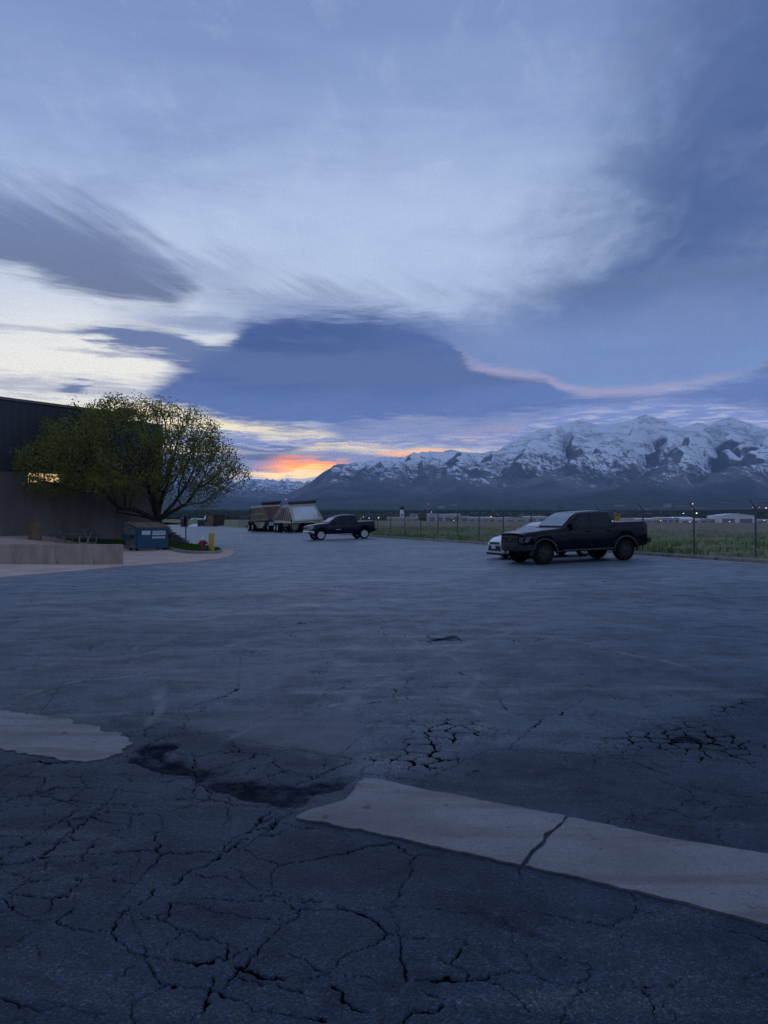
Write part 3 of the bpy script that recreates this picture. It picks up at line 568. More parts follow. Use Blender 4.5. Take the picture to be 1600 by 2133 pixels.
def spur_lines():
    """crest lines traced in the photograph, turned into lateral position as a function of how far up the slope they run"""
    out = []
    for pts in ([(1200,876),(1172,892),(1145,910),(1118,935),(1085,958),(1060,985)], [(1205,876),(1235,905),(1262,930)], [(1347,868),(1308,898),(1275,917),(1249,937),(1210,950),(1184,963),(1145,989),(1110,1012)], [(1350,868),(1385,900),(1410,925)], [(1509,868),(1470,901),(1431,924),(1399,950),(1360,976),(1327,995),(1290,1018)], [(1516,868),(1560,905),(1600,940),(1640,975)],
                [(1038,940),(1015,969),(989,995),(960,1018)], [(878,936),(924,963),(963,989)], [(876,936),(846,960),(807,982),(770,1005)], [(957,934),(976,956),(1002,973)], [(735,963),(774,989),(820,1015)], [(1640,872),(1620,900),(1585,950),(1540,985),(1500,1010)], [(700,972),(690,1000),(700,1025)]):
        q = []
        for x, y in pts:
            u = (x - 800) / FPX; v = (HOR - y) / FPX; H = max(float(prof_v(SKY1, np.array([u]))[0]) * 8600 - 40, 1.0)
            g = np.linspace(0, 1, 200); el = (valley(4300 + 4300 * g) + H * GF(g)) / (4300 + 4300 * g); q.append((float(np.interp(v, el, g)), u))
        q = sorted(q); out.append((np.array([a for a, _ in q]), np.array([b_ for _, b_ in q])))
    return out
SPURS = []
def terr(X, Y):
    u = X / np.maximum(Y, 1.0); r = Y                       # depth rows
    warp = (fbm(X / 900, r / 1400, 3, 400) - .5) * 0.10
    ridge = ridged(X / 950 + .35 * fbm(X / 700, r / 700, 3, 410), r / 2600, 6, 420); small = ridged(X / 330 + 7, r / 620, 5, 440)
    v1 = prof_v(SKY1, u + warp * np.clip((8600 - r) / 4000, 0, 1) * sstep(0.0, 0.04, np.abs(u + .12)))
    if not SPURS: SPURS.extend(spur_lines())
    r1 = 8600.0; g = np.clip((r - 4300) / (r1 - 4300), 0, 1); H1 = np.maximum(prof_v(SKY1, u) * r1 - 40, 0)
    Hs = np.maximum(v1 * r1 - 40, 0)
    body = (Hs * (1 - g) + H1 * g) * GF(g) * np.clip(1 - (r - r1) / 5200 * 1.25, 0, 1)
    env = np.clip(body / 850, 0, 1) * (0.20 + 0.80 * np.sin(np.pi * np.clip(g, 0, 1) ** 1.25) ** .8)
    sp = np.zeros_like(X, dtype=float)
    jx = (fbm(X / 420, r / 420, 3, 405) - .5) * 420
    for gs, us in SPURS:
        dx = np.abs(X + jx - np.interp(g, gs, us) * r); fade = sstep(gs[0] - .10, gs[0] + .05, g) * sstep(gs[-1] + .12, gs[-1] - .02, g)
        sp = np.maximum(sp, np.clip(1 - dx / (300 + 330 * (1 - g)), 0, 1) * fade)
    ridge = np.maximum(ridge * .78, np.clip(sp * .95 + .25 * ridge * (sp > .05), 0, 1))
    h = body - env * ((1 - ridge) ** 1.1 * 760 - 110 + (1 - small) * 190)
    g2 = np.clip((r - 9200) / 3000, 0, 1); H2 = np.maximum(prof_v(SKY2, u) * 12200, 0)
    h = np.maximum(h, H2 * g2 + env * 0 + (small - .45) * 130 * g2 * (H2 > 200)) 
    z = valley(r) + h
    lim = np.where(r > 9000, np.maximum(prof_v(SKY1, u), prof_v(SKY2, u)), prof_v(SKY1, u))
    top = EYE + (lim + (ridged(X / 210, r / 900, 4, 460) - .55) * .010) * r
    return np.where(r > 4300, np.minimum(z, np.maximum(top, valley(r) * .9)), z) + (r < 4300) * (fbm(X / 90, Y / 90, 3, 470) - .5) * 5 * sstep(900, 1500, r)
_spurs = None
uu = np.concatenate([np.linspace(-1.4, -.6, 40)[:-1], np.linspace(-.6, .6, 760), np.linspace(.6, 1.4, 40)[1:]]); yy = np.concatenate([np.geomspace(650, 4200, 60), np.linspace(4250, 8800, 260), np.linspace(8850, 12600, 50)])
YY, UU = np.meshgrid(yy, uu, indexing='ij'); XX = UU * YY; ZZ = terr(XX, YY)
m = bpy.data.materials.new('mountain ground'); m.use_nodes = True; k = NT(m.node_tree); b = m.node_tree.nodes['Principled BSDF']
geo = k.new('NewGeometry'); px, py, pz = k.sep(geo.outputs['Position'])[:3]; nx, ny, nz = k.sep(geo.outputs['Normal'])[:3]
pos = geo.outputs['Position']
n1 = k.noise(pos, 1 / 420, 7, 0.68); n2 = k.noise(pos, 1 / 75, 5, 0.7); n3 = k.noise(k.vmath('MULTIPLY', pos, (1 / 130, 1 / 420, 1 / 105)), 1.0, 6, 0.72)
n4 = k.noise(k.vmath('MULTIPLY', pos, (1 / 38, 1 / 90, 1 / 38)), 1.0, 4, 0.7)
hgt = k.math('MULTIPLY_ADD', k.math('SUBTRACT', n1, 0.5), 420.0, k.math('MULTIPLY_ADD', k.math('SUBTRACT', n3, 0.5), 460.0, pz))
snow = k.smooth(k.math('MULTIPLY_ADD', nx, 330.0, k.math('MULTIPLY_ADD', nz, 420.0, hgt)), 640.0, 820.0)
snow = k.math('MULTIPLY', snow, k.smooth(k.math('MULTIPLY_ADD', pz, 0.00042, k.math('MULTIPLY_ADD', n4, 0.5, k.math('MULTIPLY', n2, 0.5))), 0.63, 0.73))
dg = k.new('Mapping'); k.put(dg.inputs['Vector'], pos); dg.inputs['Rotation'].default_value = (0, R(32), R(20)); dg.inputs['Scale'].default_value = (1 / 1500, 1 / 2600, 1 / 330)
rl = k.math('ABSOLUTE', k.math('SUBTRACT', k.noise(dg.outputs[0], 1.0, 6, 0.62, 0.4), 0.5)); dg2 = k.new('Mapping'); k.put(dg2.inputs['Vector'], pos); dg2.inputs['Rotation'].default_value = (0, R(-38), R(-25)); dg2.inputs['Scale'].default_value = (1 / 1100, 1 / 2000, 1 / 260)
rl2 = k.math('ABSOLUTE', k.math('SUBTRACT', k.noise(dg2.outputs[0], 1.0, 6, 0.62, 0.4), 0.52))
snow = k.math('MULTIPLY', snow, k.math('MULTIPLY', k.smooth(k.math('MULTIPLY_ADD', n4, 0.05, rl), 0.020, 0.052, k.smooth(pz, 500.0, 1000.0, 0.10, 0.55), 1.0), k.smooth(k.math('MULTIPLY_ADD', n4, 0.05, rl2), 0.020, 0.050, k.smooth(pz, 500.0, 1000.0, 0.10, 0.60), 1.0)))
rock = k.mix(k.smooth(n1, 0.4, 0.62), (0.115, 0.128, 0.155, 1), (0.205, 0.190, 0.205, 1)); rock = k.mix(k.smooth(n2, 0.5, 0.66, 0.0, 0.8), rock, (0.070, 0.082, 0.100, 1))
low = k.mix(k.smooth(n2, 0.42, 0.62), (0.048, 0.066, 0.060, 1), (0.080, 0.095, 0.088, 1))
c = k.mix(k.smooth(k.math('MULTIPLY_ADD', k.math('SUBTRACT', n1, .5), 240.0, pz), 90.0, 260.0), low, rock); c = k.mix(snow, c, (0.90, 0.93, 0.97, 1))
k.put(b.inputs['Base Color'], c); b.inputs['Roughness'].default_value = 0.9; b.inputs['Specular IOR Level'].default_value = 0.1
bn = k.new('Bump'); bn.inputs['Strength'].default_value = 0.9; bn.inputs['Distance'].default_value = 30.0; k.put(bn.inputs['Height'], k.math('ADD', n3, n2)); k.l.new(bn.outputs[0], b.inputs['Normal'])
M['mountain'] = m
tag(mesh_np('mountain_range', np.stack([XX, YY, ZZ], -1).reshape(-1, 3), grid_faces(len(yy), len(uu))[:, ::-1], m, smooth=True), kind='structure')
# plain ground round about, well below the sheets above, out to the horizon
gp = MB(); q = 13000; gp.add([(-q, -q, -3.6), (q, -q, -3.6), (q, q, -3.6), (-q, q, -3.6)], [(0, 1, 2, 3)])
tag(gp.build('ground', mat('valley earth', (0.075, 0.075, 0.05), 0.95, var=.3, vscale=.01)), kind='structure')
def tz(X, Y): return float(terr(np.array([float(X)]), np.array([float(Y)]))[0])

# ------------------------------------------------------------------ trees of the town: a mass that cannot be counted
N = 16000; Yt = 760 * (4100 / 760) ** rng.uniform(0, 1, N); Ut = rng.uniform(-.62, .62, N); Xt = Ut * Yt
ok = (fbm(Xt / 160, Yt / 260, 3, 500) > .40) & ((np.hypot(Xt, Yt) > 860)); Xt, Yt = Xt[ok], Yt[ok]; Zt = terr(Xt, Yt)
ico = bmesh.new(); bmesh.ops.create_icosphere(ico, subdivisions=1, radius=1.0); iv = np.array([v.co[:] for v in ico.verts]); it = np.array([[v.index for v in f.verts] for f in ico.faces]); ico.free()
sz = rng.uniform(1.8, 3.8, len(Xt)) * (1 + .5 * sstep(1200, 2600, Yt)); jit = rng.uniform(.65, 1.25, (len(Xt), len(iv), 1))
V = iv[None] * jit * (sz[:, None, None] * np.array([1.1, 1.1, .95])) + np.stack([Xt, Yt, Zt + sz * .75], -1)[:, None]
F = (it[None] + (np.arange(len(Xt)) * len(iv))[:, None, None]).reshape(-1, 3)
tm = mat('far foliage', (0.030, 0.042, 0.022), 0.95, var=0.45, vscale=0.02, spec=.1)
tag(mesh_np('town_trees', V.reshape(-1, 3), F, tm), 'dark mass of far trees across the valley town', 'trees', kind='stuff')

# ------------------------------------------------------------------ the air
hz = MB(); hz.box(-13200, 13200, -13200, 13200, -4.7, 1330)
hm = bpy.data.materials.new('air'); hm.use_nodes = True; hm.node_tree.nodes.clear(); k = NT(hm.node_tree)
pv = k.new('VolumePrincipled'); pv.inputs['Color'].default_value = (0.40, 0.62, 1.0, 1); pv.inputs['Density'].default_value = 4.2e-5; pv.inputs['Anisotropy'].default_value = 0.0
k.l.new(pv.outputs[0], k.new('OutputMaterial').inputs['Volume'])
ho = tag(hz.build('haze', hm), 'thin blue morning haze over the valley', 'haze', kind='stuff')

# ================================================================== left side: apron, ramp, building, island
ap = [G(-250, 1225)[:2], G(0, 1203)[:2], G(130, 1192)[:2], G(265, 1179)[:2], G(400, 1170)[:2], G(465, 1163)[:2], (-6.95, 34.8), (-7.3, 37.4), (-8.2, 41.5), (-13.5, 43.5), (-26, 33), (-26, 24)]
apm = MB(); P = jag(ap, 0.5, 0.10, 9); apm.slab([(p[0], p[1], -0.05) for p in P], (0, 0, 0.062))
tag(apm.build('concrete_apron', M['apron']), kind='structure')
BC = Vector((-14.3, 49.3, 0)); BD = Vector((-0.585, -0.811, 0)); BN = Vector((0.811, -0.585, 0))   # building corner, along the wall to the left, outwards to the yard
def BW(s, d, z): p = BC + BD * s + BN * d; return Vector((p.x, p.y, z))                              # metres along the wall, out of the wall, up
# ramp behind the low wall, climbing to the left against the building
gx = np.linspace(0, 1, 40); gy = np.linspace(0, 1, 24); GX, GY = np.meshgrid(gx, gy, indexing='ij')
Xr = -13.1 - GX * 14.0; Yr0 = 28.25 + (-9.5 - Xr) * .09; wl = 49.3 + (Xr + 14.3) / .585 * .811; Yr1 = np.minimum(wl + .2, 41.15 + np.clip(-14.5 - Xr, 0, 2) * .15 + np.clip(-16.6 - Xr, 0, 3) * .7); Yr = Yr0 + (np.maximum(Yr1, Yr0 + .05) - Yr0) * GY
Zr = .013 + .72 * np.clip((-13.3 - Xr) / 6.0, 0, 1)
tag(mesh_np('ramp', np.stack([Xr, Yr, Zr], -1).reshape(-1, 3), grid_faces(40, 24)[:, ::-1], M['apron'], smooth=True), kind='structure')
def rampz(X): return .013 + .72 * min(1, max(0, (-13.3 - X) / 6.0))

# low cast wall at the foot of the ramp, poured in sections
rw = thing('retaining_wall', 'long low stained concrete wall at the foot of the ramp', 'wall', (-9.6, 27.9, 0))
a0 = Vector((-9.6, 27.9, 0)); dl = Vector((-1, .10, 0)).normalized(); bk = Vector((-.1, -1, 0)) * -1; x = 0.0
for i, L in enumerate((2.45, 2.45, 2.45, 2.45, 2.45)):
    p = dl * x; q = dl * (x + L - .003); th_ = bk * .32; h0 = .735
    MB().hexa([p + Vector((0, 0, -.1)), q + Vector((0, 0, -.1)), q + th_ + Vector((0, 0, -.1)), p + th_ + Vector((0, 0, -.1))], [p + Vector((0, 0, h0)), q + Vector((0, 0, h0 - .004)), q + th_ + Vector((0, 0, h0 - .004)), p + th_ + Vector((0, 0, h0))]).build('wall_section', M['conc_wall'], rw, bevel=.008)
    x += L

# ------------------------------------------------------------------ building
M['bwall'] = mat('brown grey ribbed wall', (0.150, 0.132, 0.122), 0.85, var=.22, vscale=1.0, bump=.25, bscale=12, stretch=(1, 1, .3))
M['bupper'] = mat('dark metal cladding', (0.030, 0.033, 0.044), 0.6, var=.2, vscale=.6, stretch=(1, 1, .2))
bl = thing('flat_roofed_building', 'long dark flat-roofed building with ribbed walls behind the tree', 'building', BC)
def bpart(mb, nm, mt, par=None, **kw):
    mb.v = [tuple(Vector(v) - BC) for v in mb.v]; return mb.build(nm, mt, par or bl, **kw)
def wbox(mb, s0, s1, d0, d1, z0, z1):
    return mb.hexa([BW(s0, d0, z0), BW(s1, d0, z0), BW(s1, d1, z0), BW(s0, d1, z0)], [BW(s0, d0, z1), BW(s1, d0, z1), BW(s1, d1, z1), BW(s0, d1, z1)])
LZ, HZ, S1 = 4.25, 8.0, 24.0
w = MB(); s = 0.0                                                   # lower wall: split-face ribs
ww = [(0.0, 6.9, -.1, LZ), (6.9, 9.0, -.1, 3.60), (9.0, S1, -.1, LZ)]
for s0, s1, z0, z1 in ww: wbox(w, s0, s1, -16.0, 0.0, z0, z1)
bpart(w, 'lower_wall', M['bwall'])
w = MB(); s = .1
while s < S1:
    top = 3.60 if 6.72 < s < 9.02 else LZ
    wbox(w, s, s + .10, .001, .012, -.1, top); s += .20
bpart(w, 'wall_ribs', M['bwall'])
w = MB(); wbox(w, 2.6, S1, -15.9, .10, LZ + .003, HZ); bpart(w, 'upper_wall', M['bupper'])
w = MB(); wbox(w, 0.05, 2.597, -15.9, .09, LZ + .003, HZ - .42); bpart(w, 'end_bay', M['bupper'])
w = MB(); s = .4
while s < S1: wbox(w, s, s + .03, .101 if s > 2.6 else .091, .116, LZ + .05, (HZ if s > 2.6 else HZ - .42) - .08); s += .45
bpart(w, 'cladding_seams', M['bupper'])
w = MB(); wbox(w, 2.4, S1, -15.95, .20, HZ + .002, HZ + .14); bpart(w, 'roof_trim', mat('roof trim', (.12, .115, .12), .5, .3))
w = MB(); wbox(w, 0.0, 2.39, -15.95, .18, HZ - .418, HZ - .30); bpart(w, 'roof_trim', bpy.data.materials['roof trim'])
w = MB(); wbox(w, 1.75, 2.75, -1.0, -.1, HZ + .142, HZ + .48); bpart(w, 'roof_unit', M['bupper'], bevel=.03)
w = MB(); wbox(w, 15.35, 17.5, -2.8, -.25, HZ + .142, HZ + .75); bpart(w, 'roof_unit', M['bupper'], bevel=.03)
# high window strip with the morning showing in it
wf = MB(); wbox(wf, 6.93, 8.97, -.30, .02, 3.603, 3.66); wbox(wf, 6.93, 8.97, -.30, .02, 4.19, 4.248); wbox(wf, 6.93, 6.99, -.3, .02, 3.662, 4.188); wbox(wf, 8.91, 8.97, -.3, .02, 3.662, 4.188); wbox(wf, 7.93, 7.97, -.2, .01, 3.662, 4.188)
win = bpart(wf, 'window', M['black'])
lit = bpy.data.materials.new('lit room glass'); lit.use_nodes = True; k = NT(lit.node_tree); b = lit.node_tree.nodes['Principled BSDF']
pos = k.new('TexCoord').outputs['Object']; f = k.noise(k.vmath('MULTIPLY', pos, (1, 1, 3)), 2.2, 5, .65)
k.put(b.inputs['Emission Color'], k.mix(k.smooth(f, .35, .65), lin('#c98a4a'), lin('#ffe7b8'))); b.inputs['Emission Strength'].default_value = 0.95; b.inputs['Roughness'].default_value = .1; b.inputs['Base Color'].default_value = (.05, .05, .05, 1)
for s0, s1 in ((6.993, 7.927), (7.973, 8.907)):
    w = MB(); wbox(w, s0, s1, -.12, -.10, 3.665, 4.185); bpart(w, 'pane', lit, win)
w = MB(); w.lathe([(.06, 0), (.06, .03), (.03, .05), (.03, .12)], 'z'); g_ = BW(5.35, .12, 3.25); w.v = [tuple(Vector(v) + g_) for v in w.v]; lampb = bpart(w, 'wall_lamp', M['steel'])
w = MB(); w.lathe([(.02, .24), (.13, .18), (.17, .05), (.15, -.06), (.08, -.14), (.02, -.16)], 'z', k=16); w.v = [tuple(Vector(v) + g_ + BN * .05 + Vector((0, 0, -.02))) for v in w.v]
bpart(w, 'lamp_globe', mat('pale globe', (.55, .56, .58), .3), lampb, smooth=40)
w = MB(); wbox(w, .02, .16, .10, .21, .1, HZ - .45); bpart(w, 'downspout', mat('pale downspout', (.42, .43, .45), .5))
w = MB(); wbox(w, 13.6, 14.6, .036, .08, .65, 2.75); dr = bpart(w, 'door', mat('dark door', (.03, .03, .035), .5)); w = MB(); wbox(w, 13.7, 13.74, .08, .14, 1.6, 1.75); bpart(w, 'handle', M['steel'], dr)

# stepped block wall running out from the corner
sb = thing('stepped_block_wall', 'low grey block wall stepping down from the building corner', 'wall', (-14.0, 49.0, 0))
bm_ = mat('grey block', (0.20, 0.19, 0.185), .9, var=.25, vscale=2.5, bump=.3, bscale=25); ex = Vector((.80, -.60, 0)).normalized(); ey = Vector((.60, .80, 0)).normalized()
e0 = Vector((.15, -.3, 0)); blk = None
for i in range(5):
    for j in range(5 - i):
        p = e0 + ex * (i * .42) + Vector((0, 0, .16 + j * .165)); q = p + ex * .408; u_ = ey * .2; h_ = Vector((0, 0, .158))
        mm = MB(); mm.hexa([p, q, q + u_, p + u_], [p + h_, q + h_, q + u_ + h_, p + u_ + h_]); mm.build('block', bm_, sb, bevel=.008)

# grass island with kerb
IS = [(-18.6, 43.0), (-16.6, 41.6), (-14.5, 41.25), (-12.35, 42.15), (-11.5, 41.1), (-10.5, 38.6), (-9.75, 37.2), (-9.1, 36.4), (-8.5, 36.15), (-8.0, 36.4), (-7.85, 37.1), (-8.2, 39.0), (-9.2, 41.6), (-11.0, 45.0), (-12.6, 48.0), (-14.2, 49.2)]
def inset(poly, d):
    out = []; k_ = len(poly)
    for i in range(k_):
        a, b_, c_ = Vector(poly[i - 1]), Vector(poly[i]), Vector(poly[(i + 1) % k_]); e1 = (b_ - a).normalized(); e2 = (c_ - b_).normalized()
        nn = (Vector((-e1.y, e1.x)) + Vector((-e2.y, e2.x))); nn = nn.normalized() / max(.5, abs(nn.normalized().dot(Vector((-e1.y, e1.x))))); out.append(b_ + nn * d)
    return out
IN = inset(IS, .16)
def isz(X): return .13 + .085 * max(0.0, -13.6 - X)
kb = MB()
for i in range(1, 15):
    a, b_, c_, d_ = IS[i], IS[i + 1], IN[i + 1], IN[i]
    kb.hexa([(a[0], a[1], -.08), (b_[0], b_[1], -.08), (c_[0], c_[1], -.08), (d_[0], d_[1], -.08)], [(a[0], a[1], isz(a[0])), (b_[0], b_[1], isz(b_[0])), (c_[0], c_[1], isz(c_[0]) + .015), (d_[0], d_[1], isz(d_[0]) + .015)])
tag(kb.build('island_kerb', M['kerb']), kind='structure')
gi = MB(); gi.slab([(p[0], p[1], -.06) for p in IN], (0, 0, .19)); gi.v = [(x, y, z if z < 0 else isz(x)) for x, y, z in gi.v]; tag(gi.build('island_soil', mat('island turf soil', (.035, .06, .016), .95, var=.4, vscale=1.5)), kind='structure')
Q = []
while len(Q) < 7000:
    x = rng.uniform(-18.5, -7.8, 4000); y = rng.uniform(36.1, 49.2, 4000); ok = inpoly(x, y, [tuple(p) for p in inset(IS, .22)]); Q += list(zip(x[ok], y[ok]))
Q = np.array(Q[:7000]); V, F = leaf_cards(np.stack([Q[:, 0], Q[:, 1], -.01 + np.array([isz(x) for x in Q[:, 0]])], -1), np.full(len(Q), .11), np.full(len(Q), .03), np.full(len(Q), .6), 6, per=4)
tag(mesh_np('island_grass', V, F, M['turf']), 'short green lawn on the kerbed island round the tree', 'grass', kind='stuff')

# ------------------------------------------------------------------ the big tree: branches grown towards points spread through the crown
TZ = 46.0; tb = Vector((-13.66, 46.0, .12))
BL = [(290, 925, 185, 105, 5.0, 1.0), (160, 915, 85, 72, 4.2, .9), (105, 965, 78, 62, 3.4, 1.2), (440, 985, 85, 58, 3.8, .9), (395, 930, 75, 65, 4.2, .8), (250, 990, 150, 55, 4.6, .9), (400, 1035, 60, 34, 3.0, .4), (105, 1015, 50, 30, 2.5, .9), (215, 868, 70, 45, 3.5, .6)]
wt = np.array([b[2] * b[3] * b[4] * b[5] for b in BL]); AT = []
while len(AT) < 5200:
    b_ = BL[rng.choice(len(BL), p=wt / wt.sum())]; v = rng.normal(size=3); v /= np.linalg.norm(v); v *= rng.uniform(.25, 1) ** .5
    qx = b_[0] + v[0] * b_[2]; yc = TZ - max(0.0, 325 - qx) * .0185; yy_ = yc + v[1] * b_[4]; p = P3(qx, b_[1] + v[2] * b_[3], yy_); q = np.array([p.x, yy_, p.z])
    # keep the crown clear of the building wall
    dw = (Vector(q) - BC).dot(BN); sw = (Vector(q) - BC).dot(BD)
    if (dw > .35 or (q[2] > 8.5) or sw < -.2) and q[2] > 2.0: AT.append(q)
AT = np.array(AT)
ND = [np.array(tb)]; PAR = [-1]
def grow_line(i, pts):
    for p in pts: ND.append(np.array(p)); PAR.append(i); i = len(ND) - 1
    return i
t_ = grow_line(0, [tb + Vector((.02 * j, 0, .28 * j)) for j in range(1, 6)])
for dirv, L in (((.95, -.2, .42), 7), ((.62, .35, .80), 7), ((-.75, -.35, .62), 8), ((-.35, .45, .9), 7), ((.1, -.6, .85), 7), ((-.95, .05, .38), 8), ((.25, .1, 1.0), 7)):
    d_ = np.array(dirv) / np.linalg.norm(dirv); p = ND[t_]; pts = []
    for j in range(L): d_ = d_ + rng.normal(size=3) * .09; d_ /= np.linalg.norm(d_); p = p + d_ * .3; pts.append(p)
    grow_line(t_, pts)
alive = np.ones(len(AT), bool); STEP, KILL, INF = .27, .42, 3.2
near = np.full(len(AT), -1); nd = np.full(len(AT), 1e9); done = 0
for it_ in range(75):
    new = np.array(ND[done:])
    if len(new):
        d = np.linalg.norm(AT[:, None] - new[None], axis=2); j = d.argmin(1); dm = d[np.arange(len(AT)), j]; up = dm < nd; near[up] = j[up] + done; nd[up] = dm[up]; done = len(ND)
    alive &= nd > KILL; act = alive & (nd < (INF if it_ > 12 else 7.0))
    if not act.any(): break
    dirs = {}
    for a in np.nonzero(act)[0]:
        v = AT[a] - ND[near[a]]; dirs.setdefault(near[a], []).append(v / np.linalg.norm(v))
    for i, vs in dirs.items():
        v = np.sum(vs, 0) + rng.normal(size=3) * .25; L = np.linalg.norm(v)
        if L > 1e-3: ND.append(ND[i] + v / L * STEP); PAR.append(i)
ND = np.array(ND); PAR = np.array(PAR); NN = len(ND); rad = np.zeros(NN); kids = np.zeros(NN, int)
for i in range(NN - 1, 0, -1):
    if rad[i] == 0: rad[i] = .006 ** 1.95
    rad[PAR[i]] += rad[i]; kids[PAR[i]] += 1
rad = rad ** (1 / 1.95); rad *= .31 / rad[0]; rad = np.maximum(rad, .005); rad[0] *= 1.35; rad[1] *= 1.1
def tubes(Pa, Qa, ra, rb, k_):
    d = Qa - Pa; d /= np.linalg.norm(d, axis=1)[:, None] + 1e-9; h = np.where(np.abs(d[:, 2:3]) < .9, np.array([[0, 0, 1.]]), np.array([[1., 0, 0]])); u = np.cross(d, h); u /= np.linalg.norm(u, axis=1)[:, None]; w_ = np.cross(d, u)
    ang = np.arange(k_) * 2 * np.pi / k_; ring = u[:, None] * np.cos(ang)[None, :, None] + w_[:, None] * np.sin(ang)[None, :, None]
    V = np.concatenate([Pa[:, None] + ring * ra[:, None, None], Qa[:, None] + ring * rb[:, None, None]], 1).reshape(-1, 3)
    i = (np.arange(len(Pa)) * 2 * k_)[:, None]; a = np.arange(k_)[None]; b_ = (a + 1) % k_
    return V, np.stack([i + a, i + b_, i + k_ + b_, i + k_ + a], -1).reshape(-1, 4)
tree = thing('spreading_tree', 'wide spreading tree with thin spring leaves beside the dark building', 'tree', tb)
idx = np.arange(1, NN); V, F = tubes(ND[PAR[idx]] - np.array(tb), ND[idx] - np.array(tb), np.minimum(rad[PAR[idx]], rad[idx] * 1.35), rad[idx], 6)
mesh_np('trunk', V, F, mat('dark bark', (0.040, 0.033, 0.028), .95, var=.3, vscale=3, bump=.5, bscale=20), tree, smooth=True)
tw = np.nonzero(rad < np.quantile(rad, .72))[0]; tw = tw[fbm(ND[tw, 0] * .9 + ND[tw, 1] * .35, ND[tw, 2] * 1.1 + ND[tw, 1] * .3, 3, 600) > (.36 + .025 * np.clip(ND[tw, 2] - 6.0, 0, 3))]; per = 26; r_ = rng
C = np.repeat(ND[tw] - np.array(tb), per, 0) + r_.normal(size=(len(tw) * per, 3)) * .20; nL = len(C)
a = r_.normal(size=(nL, 3)); a /= np.linalg.norm(a, axis=1)[:, None]; b2 = np.cross(a, r_.normal(size=(nL, 3))); b2 /= np.linalg.norm(b2, axis=1)[:, None]; sl = r_.uniform(.04, .085, nL)[:, None]
V = np.stack([C - a * sl, C + b2 * sl * .55, C + a * sl, C - b2 * sl * .55], 1).reshape(-1, 3); F = np.arange(nL * 4).reshape(-1, 4)
lm = bpy.data.materials.new('spring leaves'); lm.use_nodes = True; k = NT(lm.node_tree); b = lm.node_tree.nodes['Principled BSDF']; pos = k.new('TexCoord').outputs['Object']
k.put(b.inputs['Base Color'], k.mix(k.smooth(k.noise(pos, 1.1, 4, .6), .35, .65), (.105, .125, .028, 1), (.235, .215, .045, 1))); b.inputs['Roughness'].default_value = .6; b.inputs['Specular IOR Level'].default_value = .25
tr = k.new('BsdfTranslucent'); tr.inputs[0].default_value = (.20, .20, .035, 1); mx = k.new('MixShader'); mx.inputs[0].default_value = .3; k.l.new(b.outputs[0], mx.inputs[1]); k.l.new(tr.outputs[0], mx.inputs[2]); k.l.new(mx.outputs[0], lm.node_tree.nodes['Material Output'].inputs[0])
mesh_np('crown', V, F, lm, tree)

# ------------------------------------------------------------------ dumpster
M['bin_blue'] = mat('blue bin paint', (0.006, 0.058, 0.115), .55, var=.25, vscale=2.2, dirt=((.03, .05, .07), 3.0, .62))
M['bin_grey'] = mat('faded blue grey bin paint', (0.10, 0.135, 0.14), .6, var=.25, vscale=2.0, dirt=((.10, .06, .04), 3.5, .62))
M['lid'] = mat('weathered brown lid', (0.165, 0.105, 0.07), .7, var=.35, vscale=1.7, dirt=((.05, .035, .03), 3.0, .56))
du = thing('dumpster', 'blue steel dumpster with brown lids and white stickers under the tree', 'dumpster', (-12.05, 40.0, .012), R(45))
x0, x1, D_ = -.92, .92, 1.25
b_ = MB(); b_.hexa([(x0 + .03, .0, .10), (x1 - .03, .0, .10), (x1 - .03, D_ * .8, .10), (x0 + .03, D_ * .8, .10)], [(x0, -.04, 1.15), (x1, -.04, 1.15), (x1, D_, 1.15), (x0, D_, 1.15)]); b_.build('bin_body', M['bin_blue'], du, bevel=.015)
b_ = MB(); b_.slab([(x0 - .004, -.03, 1.155), (x0 - .004, D_ - .01, 1.155), (x0 - .004, D_ - .01, 1.42)], (x1 - x0 + .008, 0, 0)); b_.build('sloped_top', M['bin_grey'], du)
b_ = MB(); b_.slab([(x0 - .012, .02, .14), (x0 - .04, -.01, 1.15), (x0 - .04, D_ - .02, 1.15), (x0 - .012, D_ * .78, .14)], (-.006, 0, 0)); b_.build('side_plate', M['bin_grey'], du)
for sx_ in (-1, 1): b_ = MB(); xx_ = x0 - .21 if sx_ < 0 else x1 + .03; b_.box(xx_, xx_ + .18, .12, D_ - .12, .62, .64); b_.box(xx_, xx_ + .18, .12, D_ - .12, .80, .82); b_.box(xx_ + (0 if sx_ < 0 else .165), xx_ + (.015 if sx_ < 0 else .18), .12, D_ - .12, .641, .799); b_.build('fork_pocket', M['bin_blue'], du)
b_ = MB(); b_.box(x0 - .05, x1 + .05, -.10, -.04, 1.06, 1.17); b_.build('rim', M['bin_blue'], du, bevel=.01)
